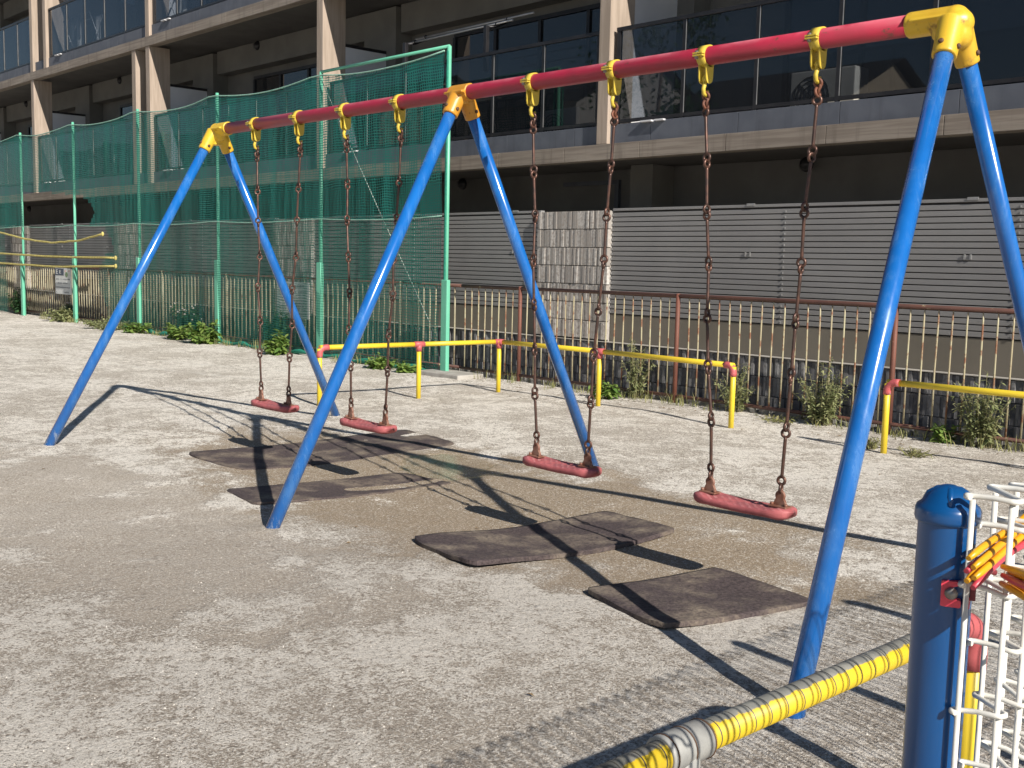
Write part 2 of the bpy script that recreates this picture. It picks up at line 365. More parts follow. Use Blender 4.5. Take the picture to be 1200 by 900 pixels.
M['roof'] = mottled('dark_roof_slate', (.06, .06, .065), (.09, .09, .09), 5, .7)
M['bark'] = mottled('tree_bark', (.12, .09, .065), (.18, .14, .10), 12, .9, bump=.5)

# ------------------------------------------------------------------ camera, sun, sky
sc = bpy.context.scene
CAM = Vector((8.19, -4.37, 1.483))
yaw, pitch, roll = CAMYPR = (-.814, .1120, .0220)
f0 = Vector((math.sin(yaw), math.cos(yaw), 0)); r0 = Vector((math.cos(yaw), -math.sin(yaw), 0)); u0 = Vector((0,0,1))
fw = f0*math.cos(pitch)-u0*math.sin(pitch); up = u0*math.cos(pitch)+f0*math.sin(pitch)
ri = r0*math.cos(roll)+up*math.sin(roll); up = up*math.cos(roll)-r0*math.sin(roll)
cd = D.cameras.new('camera'); cam = D.objects.new('camera', cd); C.objects.link(cam)
cam.matrix_world = Matrix(((ri.x, up.x, -fw.x, CAM.x), (ri.y, up.y, -fw.y, CAM.y), (ri.z, up.z, -fw.z, CAM.z), (0,0,0,1)))
cd.sensor_width = 36; cd.lens = 36*1265.56/1200; cd.clip_start = .05; cd.clip_end = 2000
sc.camera = cam
sdir = Vector((-3.76, .76, -2.5)).normalized()
sl = D.lights.new('sun', 'SUN'); sl.energy = 5.0; sl.angle = math.radians(.53); sl.color = (1, .935, .84)
so = D.objects.new('sun', sl); C.objects.link(so); so.rotation_euler = sdir.to_track_quat('-Z', 'Y').to_euler(); so.location = (20, -6, 15)
w = D.worlds.new('World'); sc.world = w; w.use_nodes = True; nt = w.node_tree
bg = nt.nodes['Background']; sk = nt.nodes.new('ShaderNodeTexSky'); sk.sky_type = 'NISHITA'; sk.sun_disc = False
sk.sun_elevation = math.asin(-sdir.z); sk.sun_rotation = math.atan2(-sdir.x, -sdir.y); sk.altitude = 50; sk.air_density = 1.0; sk.dust_density = .2; sk.ozone_density = 2.5
nt.links.new(sk.outputs[0], bg.inputs[0]); bg.inputs[1].default_value = .055
sc.view_settings.view_transform = 'Standard'; sc.view_settings.look = 'None'; sc.view_settings.exposure = .48; sc.view_settings.gamma = 1
sc.render.engine = 'CYCLES'
sc.cycles.transparent_max_bounces = 16; sc.cycles.max_bounces = 8

# ------------------------------------------------------------------ ground
def hollow(x, y):
    k = max(0, min(1, (x+.3)/1.2))*max(0, min(1, (6.6-x)/1.0))
    return -.050*math.exp(-((y-.1)/1.0)**2)*k
def gh(x, y):
    a = noise.noise((x*.45, y*.45, 3.1))*.022+noise.noise((x*1.6, y*1.6, 7.7))*.010+noise.noise((x*5, y*5, 1.3))*.004
    fade = max(0, 1-max(0, abs(x-2)-30)/40)
    near = math.exp(-((x-6.35)/.5)**2-((y+1.35)/.5)**2)*.02
    for fx in (-.228, 3.062):
        for fy in (-1.346, 1.346):
            d2 = (x-fx)**2+(y-fy)**2
            if d2 < .16: near += .022*math.exp(-d2/.018)
    return a*fade+hollow(x, y)+near
def axis(lo, hi, step, far):
    a = []; x = lo
    while x < hi: a.append(x); x += step
    a.append(hi); g = step
    while a[-1] < far: g *= 1.35; a.append(a[-1]+g)
    g = step
    while a[0] > -far: g *= 1.35; a.insert(0, a[0]-g)
    return a
ax = axis(-4, 9, .055, 400); ay = axis(-4.4, 4.6, .055, 400)
G = MB(); nx = len(ax); ny = len(ay)
for y in ay:
    for x in ax: G.v.append((x, y, gh(x, y)))
for j in range(ny-1):
    for i in range(nx-1):
        G.f.append((j*nx+i, j*nx+i+1, (j+1)*nx+i+1, (j+1)*nx+i)); G.sm.append(True)
tag(G.build('ground', M['ground']), kind='structure')
gv = MB(); rnd = random.Random(11)
for q in range(5200):
    d_ = 1.9+6.2*rnd.random()**1.5; a_ = -yaw+PI/2+rnd.uniform(-.46, .46); px, py = CAM.x+math.cos(a_)*d_, CAM.y+math.sin(a_)*d_
    if 0 < px < 6 and -.7 < py < .9 and rnd.random() < .8: continue
    r = rnd.choice((.002, .0025, .003, .003, .004))*rnd.uniform(.8, 1.3); z_ = gh(px, py)+r*.3; b0 = len(gv.v); t_ = rnd.uniform(0, 3)
    for k_ in range(5): gv.v.append((px+r*math.cos(t_+k_*1.257)*rnd.uniform(.7, 1.2), py+r*math.sin(t_+k_*1.257)*rnd.uniform(.7, 1.2), z_-r*.4))
    gv.v.append((px+r*.2, py, z_+r*rnd.uniform(.5, .9))); 
    for k_ in range(5): gv.f.append((b0+k_, b0+(k_+1) % 5, b0+5)); gv.sm.append(False)
m, nt, b, out = new_mat('pale_grit'); N = NT(nt); isl = N.n('NewGeometry').outputs['Random Per Island']
N.link(N.mix(isl, (.22, .19, .16), (.58, .55, .50)), b.inputs['Base Color']); b.inputs['Roughness'].default_value = .85; M['grit'] = m
tag(gv.build('loose_grit', M['grit']), kind='stuff')
lt = MB(); rnd = random.Random(12)
for q in range(150):
    px, py = (rnd.uniform(-3, 6), 4.70-abs(rnd.gauss(0, .28))) if q < 110 else (rnd.uniform(-2, 6.5), rnd.uniform(-2, 4))
    r = rnd.uniform(.012, .03)*(.7 if q >= 110 else 1); an = rnd.uniform(0, 6.3); c_, s_ = math.cos(an), math.sin(an); z_ = gh(px, py)+.004
    lt.quad((px-c_*r, py-s_*r, z_), (px+s_*r*.4, py-c_*r*.4, z_+.006), (px+c_*r, py+s_*r, z_+.003), (px-s_*r*.4, py+c_*r*.4, z_+.008))
M['litter'] = mottled('dry_leaf_litter', (.13, .085, .05), (.24, .17, .09), 30, .8)
tag(lt.build('leaf_litter', M['litter']), kind='stuff')
slab = MB(); slab.bbox(-2.95, -2.12, 4.42, 4.86, -.05, .05, .012)
tag(slab.build('concrete_pad', M['lightconc']), kind='structure')

# ------------------------------------------------------------------ swing set
H = 2.5; SP = 3.062; WH = 1.346; E0 = .228; E1 = .230; HB = .0445
sw = empty('swing_set', (0, 0, 0), 'long red, blue and yellow swing frame on three pairs of slanting blue legs', 'swing frame')
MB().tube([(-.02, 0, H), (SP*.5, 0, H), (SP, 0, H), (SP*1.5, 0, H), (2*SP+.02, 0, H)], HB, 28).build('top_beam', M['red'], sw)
frames = [(0, -E0), (SP, 0), (2*SP, E1)]
for i, (X, e) in enumerate(frames):
    for sgn in (-1, 1):
        fx, fy = X+e, sgn*WH
        top = Vector((X, sgn*.036, H-.03)); foot = Vector((fx, fy, gh(fx, fy)-.06)); d = (foot-top).normalized()
        leg = MB().tube([top+d*.05, top+(foot-top)*.5, foot], .038, 26)
        leg.build('leg', M['blue'], sw)
    k = MB(); end = i != 1
    L = .155 if end else .125
    if end:
        s_ = 1 if i == 0 else -1
        k.tube([(X+s_*.20, 0, H), (X+s_*.19, 0, H), (X-s_*.01, 0, H)], .0535, 20).sphere((X, 0, H-.002), .057, 18)
        k.sphere((X-s_*.014, 0, H-.020), .063, 18, (.95, 1.0, .95)).sphere((X+s_*.045, 0, H-.042), .052, 18).sphere((X-s_*.02, 0, H-.07), .056, 18, (.9, 1.15, 1))
        k.box(X+s_*.02-.014, X+s_*.02+.014, -.06, .06, H-.12, H-.03) 
        k.tube([(X, -.064, H+.002), (X+s_*.17, -.064, H+.002)], .008, 8).tube([(X, .064, H+.002), (X+s_*.17, .064, H+.002)], .008, 8)
    else:
        k.tube([(X-.085, 0, H), (X+.085, 0, H)], .053, 20)
        k.box(X-.085, X+.085, -.078, .078, H-.010, H+.006)
        k.tube([(X, 0, H-.02), (X, 0, H-.07)], [.058, .05], 16)
    for sgn in (-1, 1):
        top = Vector((X, sgn*.036, H-.03)); foot = Vector((X+e, sgn*WH, 0)); d = (foot-top).normalized()
        k.tube([top-d*.02, top+d*L*.6, top+d*L], [.054, .050, .049], 20)
    co = fuse(k, 'leg_connector', M['castyellow'] if end else M['castorange'], sw, .0055, 5)
    for sgn in (-1, 1):
        top = Vector((X, sgn*.036, H-.03)); foot = Vector((X+e, sgn*WH, 0)); d = (foot-top).normalized()
        c = top+d*(L-.04); side = Vector((0, sgn, .5)).normalized()
        for ax_ in (Vector((1, 0, 0)), side):
            a = (ax_-d*ax_.dot(d)).normalized()
            MB().tube([c+a*.045, c+a*.055, c+a*.058], [.011, .011, .006], 8).build('bolt', M['darkbolt'], co)
HX = []
for bx in (0, SP):
    for c in (.927, SP-.927):
        for s_ in (-1, 1): HX.append(bx+c+s_*.308)
HOOKX = [0.627, 1.230, 1.832, 2.441, 3.690, 4.300, 4.895, 5.508]
for X in HX:
    k = MB()
    b0 = len(k.v)
    n = 26; prof = [(.0455, -.024), (.0525, -.024), (.0525, .024), (.0455, .024)]
    for j in range(n):
        an = 2*PI*j/n
        for (r, dx) in prof: k.v.append((X+dx, r*math.sin(an), H+r*math.cos(an)))
    for j in range(n):
        for q in range(4):
            k.f.append((b0+j*4+q, b0+j*4+(q+1) % 4, b0+((j+1) % n)*4+(q+1) % 4, b0+((j+1) % n)*4+q)); k.sm.append(q in (1,))
    k.box(X-.028, X+.028, -.075, -.049, H-.008, H-.001).box(X-.028, X+.028, -.075, -.049, H+.003, H+.010)
    k.box(X-.028, X+.028, .049, .075, H-.008, H+.010)
    for dx in (-.024, .018):       # the two hanging cheeks, rounded below
        pts = [(-.030, H-.046), (-.027, H-.105)]+[(-.027*math.cos(t), H-.105-.027*math.sin(t)) for t in [PI*q/6 for q in range(1, 6)]]+[(.027, H-.105), (.030, H-.046)]
        b0 = len(k.v); m_ = len(pts)
        for xx in (X+dx, X+dx+.006):
            for (y, z_) in pts: k.v.append((xx, y, z_))
        k.f.append(tuple(b0+q for q in range(m_))); k.f.append(tuple(b0+m_+q for q in range(m_))[::-1]); k.sm += [False, False]
        for q in range(m_): k.f.append((b0+q, b0+m_+q, b0+m_+(q+1) % m_, b0+(q+1) % m_)); k.sm.append(False)
    br = k.build('hanger_bracket', M['yellow'], sw)
    hk = MB().sphere((X, 0, H-.108), .0185, 14, (.8, 1, 1.15))
    hk.tube([(X, 0, H-.11), (X, -.006, H-.135), (X, -.014, H-.155), (X, -.010, H-.178), (X, .006, H-.186), (X, .018, H-.176), (X, .020, H-.160)], [.011, .011, .0105, .010, .010, .009, .007], 10)
    hk.tube([(X-.03, 0, H-.108), (X+.03, 0, H-.108)], .007, 8)
    hk.build('hook', M['yellow'], br)
    MB().tube([(X-.01, -.066, H-.020), (X-.01, -.066, H+.018)], .009, 8).build('clamp_bolt', M['bolt'], br)

def seat_mesh(cx, cy, zt, sag, seed):
    rnd = random.Random(seed); L = .275; Wd = .082; T = .029; S_ = MB(); nu = 44; nv = 24
    b0 = len(S_.v)
    for i in range(nu+1):
        t = -1+2*i/nu; x = t*L
        e = max(0, 1-abs(t)**7)**.42 if abs(t) < 1 else .0
        e = max(e, .02)
        lift = sag*(t*t)-sag*.72; thick = T*(1+.30*math.exp(-((abs(t)-.84)/.15)**2)-.10*(1-t*t))
        for j in range(nv):
            an = 2*PI*j/nv; c, s2 = math.cos(an), math.sin(an); p = .62
            y = Wd*e*math.copysign(abs(c)**p, c); z_ = thick*(.25+.75*e)*math.copysign(abs(s2)**p, s2)
            if s2 > 0: z_ *= .82-.18*math.cos(y/Wd*2)
            S_.v.append((cx+x, cy+y, zt-T+lift+z_+rnd.uniform(-.0006, .0006)))
    for i in range(nu):
        for j in range(nv):
            S_.f.append((b0+i*nv+j, b0+i*nv+(j+1) % nv, b0+(i+1)*nv+(j+1) % nv, b0+(i+1)*nv+j)); S_.sm.append(True)
    S_.f.append(tuple(b0+j for j in range(nv))); S_.f.append(tuple(b0+nu*nv+j for j in range(nv))[::-1]); S_.sm += [True, True]
    return S_
SEATC = [(.927+.086, 0), (SP-.927+.086, 0), (SP+.927+.070, 0), (2*SP-.927+.078, 0)]
SWLAB = ['farthest red swing, hanging between the far blue legs and the second swing',
         'red swing seen just right of the middle slanting leg, second farthest',
         'red swing whose right end hangs in front of the foot of the middle rear leg',
         'nearest red swing with pale worn tread, left of the large near blue leg']
for i in range(4):
    scx = SEATC[i][0]; sy = -.077; zt = .392
    t = empty('swing', (scx, sy, .36), SWLAB[i], 'swing', 'swings hanging from the red beam')
    st = local(t, seat_mesh(scx, sy, zt, .012, i)).build('seat', M['seat'], t)
    for s_ in (-1, 1):
        ex = scx+s_*.199; hx = HX[i*2+(0 if s_ < 0 else 1)]
        p = MB()                                     # bolted plate with a rounded eye
        pts = [(-.034, 0), (-.030, .020), (-.018, .044)]+[(.020*math.cos(a), .050+.020*math.sin(a)) for a in [PI*(1-q/6) for q in range(7)]]+[(.018, .044), (.030, .020), (.034, 0)]
        b0 = len(p.v); m_ = len(pts); zb = zt+.004
        for yy in (sy-.008, sy+.008):
            for (dx, dz) in pts: p.v.append((ex+dx, yy, zb+dz-.012))
        p.f.append(tuple(b0+q for q in range(m_))); p.f.append(tuple(b0+m_+q for q in range(m_))[::-1]); p.sm += [False, False]
        for q in range(m_): p.f.append((b0+q, b0+m_+q, b0+m_+(q+1) % m_, b0+(q+1) % m_)); p.sm.append(False)
        p.bbox(ex-.046, ex+.046, sy-.03, sy+.03, zb-.013, zb-.005, .002)
        for dx in (-.037, .037): p.tube([(ex+dx, sy-.012, zb-.006), (ex+dx, sy-.012, zb+.007)], .009, 8)
        p.torus((ex, sy, zb+.040), (0, 1, 0), .020, .0075)
        local(t, p).build('seat_plate', M['plate'], st)
        # chain: short ring links at both ends and seven eyed rods between
        a = Vector((hx, .006, H-.176)); e = Vector((ex, sy, zb+.056))
        rnd = random.Random(i*10+s_)
        ch = MB()
        l1 = a+Vector((0, .004, -.062))
        ch.tube([a+Vector((0, 0, .006)), a+Vector((.012*s_, .006, -.012)), a+Vector((.012, .004, -.03)), l1+Vector((.004, 0, .02)), l1], [.0075]*5, 8)
        ch.torus(a+Vector((0, .004, -.012)), (0, 1, .3), .018, .007).torus(l1+Vector((0, 0, .008)), (1, 0, .2), .019, .007)
        rg = MB().torus(e+Vector((0, 0, .018)), (1, .3, 0), .020, .0068)
        c_o = local(t, ch).build('chain', M['chain'] if (i, s_) not in ((3, 1), (3, -1), (2, 1)) else M['rustlink'], t)
        local(t, rg).build('ring', M['chain'], c_o)
        j0 = l1+Vector((0, 0, -.012)); j1 = e+Vector((0, 0, .040)); nodes = []
        for q in range(8):
            f = q/7; amp = .010 if 0 < q < 7 else 0
            nodes.append(j0.lerp(j1, f)+Vector((rnd.uniform(-amp, amp), rnd.uniform(-amp, amp), 0)))
        for q in range(7):
            A, B = nodes[q], nodes[q+1]; d = (B-A).normalized()
            n1 = Vector((1, 0, 0)) if q % 2 else Vector((0, 1, 0)); n1 = (n1+Vector((rnd.uniform(-.4, .4), rnd.uniform(-.4, .4), 0)))
            n1 = (n1-d*n1.dot(d)).normalized(); side = d.cross(n1)
            n2 = (n1+side*rnd.uniform(-.3, .3)).normalized()
            r = MB().tube([A+d*.030, A+d*.045, B-d*.045, B-d*.030], .0080, 9)
            r.torus(A+d*.015, n1, .0180, .0074, 14, 7).torus(B-d*.015, n2, .0180, .0074, 14, 7)
            local(t, r).build('rod', M['chain'], c_o)

# ------------------------------------------------------------------ rubber mats
def make_mat(outline, label, seed, lift):
    """outline: four edges given as world points; warped sheet with thickness"""
    rnd = random.Random(seed); nu, nv = 30, 22; (a, b_, c, d) = [Vector((p[0], p[1], 0)) for p in outline]
    K = MB(); top = []
    cx = (a+b_+c+d)/4
    for layer in (0, 1):
        for j in range(nv+1):
            for i in range(nu+1):
                u, v = i/nu, j/nv; p = a.lerp(b_, u).lerp(d.lerp(c, u), v)
                edge = min(u, 1-u, v, 1-v)
                # round the corners a little and wave the edge
                q = max(0, 1-edge/.12)
                p = p.lerp(cx, .015*q*(1+noise.noise((u*5+seed, v*5, 2))*1.0) + .05*max(0, (abs(u-.5)*2)**6*(abs(v-.5)*2)**6))
                curl = 0
                for (cu, cv, amp) in lift: curl += amp*math.exp(-(((u-cu)/.28)**2+((v-cv)/.30)**2))
                z_ = gh(p.x, p.y)+(.002 if seed > 2 else -.005)+noise.noise((u*2.2+seed, v*2.6, 5))*(.005 if seed > 2 else .011)+curl
                K.v.append((p.x, p.y, z_+((.017 if seed > 2 else .010) if layer else -.004)))
    n1 = nu+1; off = (nu+1)*(nv+1)
    for j in range(nv):
        for i in range(nu):
            q = (j*n1+i, j*n1+i+1, (j+1)*n1+i+1, (j+1)*n1+i)
            K.f.append(tuple(off+x for x in q)); K.sm.append(True); K.f.append(q[::-1]); K.sm.append(True)
    rim = [(i, 0) for i in range(nu)]+[(nu, j) for j in range(nv)]+[(i, nv) for i in range(nu, 0, -1)]+[(0, j) for j in range(nv, 0, -1)]
    ids = [j*n1+i for (i, j) in rim]
    for q in range(len(ids)):
        p, r = ids[q], ids[(q+1) % len(ids)]; K.f.append((p, r, off+r, off+p)); K.sm.append(False)
    tag(K.build('rubber_mat', M['mat']), label, 'rubber mat', 'rubber mats under the swings')
make_mat([(.55, -.62), (1.42, -.62), (1.55, 1.35), (.72, 1.45)], 'black rubber mat half covered with sand under the farthest swing', 1, [(0, 0, .01)])
make_mat([(1.93, -1.02), (2.48, -1.10), (2.56, .45), (2.02, .35)], 'black rubber mat with a torn far edge lying by the foot of the middle leg', 2, [(1, .1, .012)])
make_mat([(3.66, -.86), (4.34, -.98), (4.48, .50), (3.84, .58)], 'black rubber mat with an upturned corner, left of the nearest mat', 3, [(1, 0, .022), (0, 0, .006), (1, 1, .012)])
make_mat([(4.90, -.80), (5.50, -.95), (5.66, .02), (5.00, .10)], 'dark brown rubber mat nearest the camera, left of the big near leg', 4, [(1, 0, .014), (0, 0, .010)])

# ------------------------------------------------------------------ guard rails
def bend(p0, corner, p1, r, n=7):
    c = Vector(corner); a = (Vector(p0)-c).normalized(); b_ = (Vector(p1)-c).normalized(); out = []
    for i in range(n+1):
        t = i/n; A = c+a*r*(1-t); B = c+b_*r*t; out.append(A.lerp(B, t))
    return out
def guard_rail(pts, ends, label, r=.026, z=.58, tees=(), post_z=None):
    o = empty('guard_rail', (pts[0][0], pts[0][1], 0), label, 'guard rail', 'low yellow rails around the swings')
    P3 = [Vector((x, y, z)) for (x, y) in pts]
    for a, b_ in zip(P3[:-1], P3[1:]): local(o, MB().tube([a, a.lerp(b_, .5), b_], r, 16)).build('rail', M['railyellow'], o)
    for i, p in enumerate(P3):
        if i in tees or i in ends or True:
            g = gh(p.x, p.y)
            local(o, MB().tube([(p.x, p.y, g-.1), (p.x, p.y, z*.5), (p.x, p.y, z-.01)], r, 16)).build('post', M['railyellow'], o)
            k = MB()
            nb = P3[i+1] if i == 0 else P3[i-1]
            d = (nb-p).normalized()
            if i in ends:
                k.tube([p+d*.10]+bend(p+d, p, p-Vector((0, 0, 1)), .075)+[p-Vector((0, 0, .10))], r+.006, 16)
            else:
                d2 = (P3[i+1]-p).normalized()
                k.tube([p+d*.065, p, p+d2*.065], r+.006, 16).tube([p, p-Vector((0, 0, .075))], r+.006, 16)
            local(o, k).build('coupling', M['coupling'], o)
    return o
guard_rail([(-1.12, 1.72), (-1.00, 2.91), (-.88, 3.98), (.62, 4.03), (2.36, 3.95)], (0, 4), 'long low yellow rail bent at a corner in front of the net and rusty railing')
guard_rail([(3.92, 3.88), (5.46, 3.96), (7.0, 4.02)], (0, 2), 'low yellow rail starting right of the large blue leg before the rusty railing')
fr = empty('guard_rail', (7.0, -2.2, 0), 'thick yellow foreground rail, banded and worn grey on top, left of the blue post', 'guard rail', 'low yellow rails around the swings')
zr = .58
corner = Vector((7.035, -1.59, zr)); Tp = Vector((7.0, -2.785, zr)); far_ = Vector((6.995, -4.1, zr))
d = (Tp-corner).normalized()
def nearpart(name, Mb, mat): return local(fr, Mb).build(name, mat, fr)
rl = MB().tube([corner+d*.09, corner.lerp(Tp, .5), Tp], .0302, 24); rl.tube([Tp, Tp.lerp(far_, .5), far_], .0302, 24)
o_ = rl.build('rail', M['taped']); o_.parent = fr; o_.matrix_parent_inverse = Matrix.Translation(-fr.location)
nearpart('elbow', MB().tube([corner+d*.12]+bend(corner+d, corner, corner-Vector((0, 0, 1)), .09)+[corner-Vector((0, 0, .13))], .036, 20), M['coupling'])
for p in (corner, Tp, far_): nearpart('post', MB().tube([(p.x, p.y, -.1), (p.x, p.y, .25), (p.x, p.y, zr-.06)], .0302, 20), M['railyellow'])
tee = MB().tube([Tp-d*.062, Tp-d*.060, Tp+d*.060, Tp+d*.062], [.035, .0375, .0375, .035], 24).tube([Tp, Tp-Vector((0, 0, .11))], .0365, 20)
t_o = nearpart('tee_coupling', tee, M['greycoupling'])
for q in (-.058, -.002, .05): local(fr, MB().torus(Tp+d*q, d, .0378, .0016, 24, 5)).build('groove', M['darkbolt'], t_o)

# ------------------------------------------------------------------ white mesh fence with blue posts
mf = empty('mesh_fence', (7.667, -3.204, 0), 'white looped wire fence on a round topped blue post at the right edge', 'wire fence')
def blue_post(x, y, h=1.248):
    R = .0309
    po = local(mf, MB().lathe([(0, -.2), (R, -.2), (R, .3), (R, .7), (R, h-.040)], (x, y, 0), 40)).build('post', M['bluepost'], mf)
    cp = MB().lathe([(R-.003, h-.0415), (R+.0030, h-.040), (R+.0042, h-.036), (R+.0040, h-.027), (R+.002, h-.0225), (R-.003, h-.0185), (R-.009, h-.0085), (R-.017, h-.0025), (R-.025, h+.0003), (0, h+.0008)], (x, y, 0), 40)
    for q in range(4):
        an = q*PI/2+.5; ca, sa = math.cos(an), math.sin(an)
        cp.tube([(x+ca*(R-.004), y+sa*(R-.004), h-.0200), (x+ca*(R-.0105), y+sa*(R-.0105), h-.0105), (x+ca*(R-.019), y+sa*(R-.019), h-.0050), (x, y, h-.0035)], [.002, .0042, .0042, .0042], 8)
    local(mf, cp).build('post_cap', M['bluepost'], po)
    return po
bp = blue_post(7.667, -3.204); blue_post(7.65, -1.17); blue_post(7.66, -.25)
# clamp towards the camera side of the post, arm reaching to the wires
toc = Vector((CAM.x-7.667, CAM.y+3.204, 0)).normalized(); sidev = Vector((-toc.y, toc.x, 0))
cz = 1.134; base = Vector((7.667, -3.204, cz)); KS = .83
kl = MB()
def clampbox(s0, s1, z0, z1, d0, d1, K):
    b0 = len(K.v)
    for dd in (d0, d1):
        for (ss, zz) in ((s0, z0), (s1, z0), (s1, z1), (s0, z1)): K.v.append(tuple(base+sidev*ss+toc*dd+Vector((0, 0, zz))))
    for q in ((0, 1, 2, 3), (7, 6, 5, 4), (0, 4, 5, 1), (1, 5, 6, 2), (2, 6, 7, 3), (3, 7, 4, 0)): K.f.append(tuple(b0+i for i in q)); K.sm.append(False)
def rounded(pts, r):           # 2-D outline with filleted corners
    out = []
    for i in range(len(pts)):
        p, q, t = Vector(pts[i-1]), Vector(pts[i]), Vector(pts[(i+1) % len(pts)])
        a = q+(p-q).normalized()*r; b_ = q+(t-q).normalized()*r
        for k in range(4): f = k/3; out.append(a.lerp(q, f).lerp(q.lerp(b_, f), f))
    return out
def clampplate(pts, r, d0, d1, K):
    o2 = rounded(pts, r); n_ = len(o2); b0 = len(K.v)
    for dd in (d0, d1):
        for p in o2: K.v.append(tuple(base+(sidev*p.x+toc*dd+Vector((0, 0, p.y)))*KS))
    K.f.append(tuple(b0+n_+i for i in range(n_))); K.f.append(tuple(b0+i for i in range(n_))[::-1]); K.sm += [False, False]
    for i in range(n_): K.f.append((b0+i, b0+(i+1) % n_, b0+n_+(i+1) % n_, b0+n_+i)); K.sm.append(False)
clampplate([(-.002, -.017), (.023, -.017), (.023, -.0075), (.012, -.005), (.012, .010), (.023, .0135), (.023, .0175), (-.002, .0175)], .0024, .020, .0425, kl)
local(mf, kl).build('clamp', M['clampred'], bp)
k2 = MB(); clampplate([(.0265, -.0175), (.034, -.0175), (.034, -.0065), (.0265, -.0065)], .002, .020, .040, k2); local(mf, k2).build('clamp_jaw', M['clampred'], bp)
ka = MB(); clampplate([(.034, -.012), (.041, -.012), (.041, .026), (.028, .022), (.028, .014), (.034, .012)], .001, -.006, .018, ka); ka.tube([base+(sidev*.038+toc*.006+Vector((0, 0, .022)))*KS, base+(sidev*.050-toc*.004+Vector((0, 0, .027)))*KS, base+(sidev*.064-toc*.012+Vector((0, 0, .022)))*KS], .0033, 8)
local(mf, ka).build('clamp_arm', M['clampdark'], bp)
local(mf, MB().sphere(base+(sidev*.0105+toc*.0440+Vector((0, 0, .0018)))*KS, .0069, 16)).build('clamp_bolt', M['bolt'], bp)
# wire mesh: pairs of uprights joined by hairpins above, serpentine wires between
wm = MB(); WR = .0033; XB, XF = 7.703, 7.740; PER = .0585; Y0 = -3.226
y = Y0; i = 0
while y < .6:
    zt = 1.241
    wm.tube([(XB, y, .05), (XB, y, .6), (XB, y, zt)], WR if y < -2.8 else .0025, 8); wm.tube([(XF, y+.012, .05), (XF, y+.012, .6), (XF, y+.012, zt)], WR if y < -2.8 else .0025, 8)
    y += PER; i += 1
def zigzag(zz, ya, yb, k_):
    pts = []; y = ya; q = 0
    while y < yb:
        w1, w2 = zz+.003*math.sin(q*2.3+k_), zz+.003*math.sin(q*1.7+k_*2)
        for t_ in range(5):      # tight hairpin on the far side, run across, tight hairpin on the near side
            an = PI*(.5+t_/4); pts.append((XB+.0075*math.cos(an), y-.006*math.sin(an), w1))
        pts.append(((XB+XF)/2, y+.010, (w1+w2)/2))
        for t_ in range(5):
            an = PI*(-.5+t_/4); pts.append((XF+.0075*math.cos(an), y+.012+.0085*math.sin(an)+.003, w2))
        y += PER; q += 1
    return pts
rows = [1.244, 1.206]+[1.144-.069*k for k in range(15)]
for k_, zz in enumerate(rows): wm.tube(zigzag(zz, Y0+(.029 if k_ % 2 else 0), -2.96 if k_ else .5, k_), .0033 if k_ < 2 else .0030, 7)
for zz in (.12, .6): wm.tube([(XB-.005, -2.96, zz), (XB-.005, -.5, zz), (XB-.005, .6, zz)], .0026, 6)
local(mf, wm).build('wire_mesh', M['whitemesh'], mf)
for (p0, p1, lab, seed) in (((7.716, -3.250, 1.170), (7.718, -3.045, 1.211), 'upper bundle of orange yellow and red plastic straps lying in the white wire fence', 1),
                            ((7.738, -3.212, 1.163), (7.95, -3.46, 1.200), 'lower bundle of orange yellow and red plastic straps lying in the white wire fence', 2)):
    rnd = random.Random(seed); a, b_ = Vector(p0), Vector(p1); o = empty('strap_bundle', a, lab, 'plastic straps', 'plastic straps in the wire fence')
    for q, (dz, red) in enumerate(((.013, 0), (.0065, 0), (-.001, 1), (-.008, 0), (-.0145, 0), (-.021, 1))):
        lat = .003*(1 if q % 2 else -1); pts = []; ph = rnd.uniform(0, 6)
        for k_ in range(13):
            f = k_/12; pts.append(a.lerp(b_, f)+Vector((lat+.0008*math.sin(f*6+ph), lat*.4, dz*(.8+.2*math.sin(f*6+ph))+.0006*math.sin(f*7+ph))))
        local(o, MB().tube(pts, [.0030]+[.0040]*11+[.0030], 9)).build('strap', M['strapred'] if red else M['strapyellow'], o)

# ------------------------------------------------------------------ rusty railing and the cream one behind the net
def fence(x0, x1, posts, y, label, bar_mat, post_mat, rail_mat, maxbars=100, from_right=True, seed=1, br=.0085):
    rnd = random.Random(seed)
    o = empty('railing', (x1, y, 0), label, 'railing', None)
    local(o, MB().tube([(x0, y, 1.165), ((x0+x1)/2, y, 1.168), (x1, y, 1.165)], .0215, 12)).build('top_rail', rail_mat, o)
    local(o, MB().tube([(x0, y, .085), ((x0+x1)/2, y, .08), (x1, y, .085)], .019, 12)).build('bottom_rail', rail_mat, o)
    for p in posts: local(o, MB().tube([(p, y-.002, -.1), (p, y-.002, .6), (p, y-.002, 1.19)], .0245, 12)).build('post', post_mat, o)
    xs = []
    x = posts[0]
    pitch = 2.48/19
    k = -60*19
    allx = [posts[0]+pitch*q for q in range(-400, 400)]
    allx = [x for x in allx if x0+.03 < x < x1-.03 and all(abs(x-p) > .05 for p in posts)]
    allx.sort(reverse=from_right)
    rest = MB()
    for q, x in enumerate(allx):
        j = rnd.uniform(-.006, .006); kk = MB() if q < maxbars else rest
        kk.tube([(x+j, y, .10), (x+j+rnd.uniform(-.004, .004), y+rnd.uniform(-.004, .004), .6), (x+rnd.uniform(-.004, .004), y, 1.05+rnd.uniform(-.03, .03)), (x, y, 1.148)], [br, br, br, br*.7], 8)
        if q < maxbars: local(o, kk).build('bar', bar_mat, o)
    if rest.v: tag(local(o, rest).build('bar', bar_mat, o), kind='stuff')
    return o
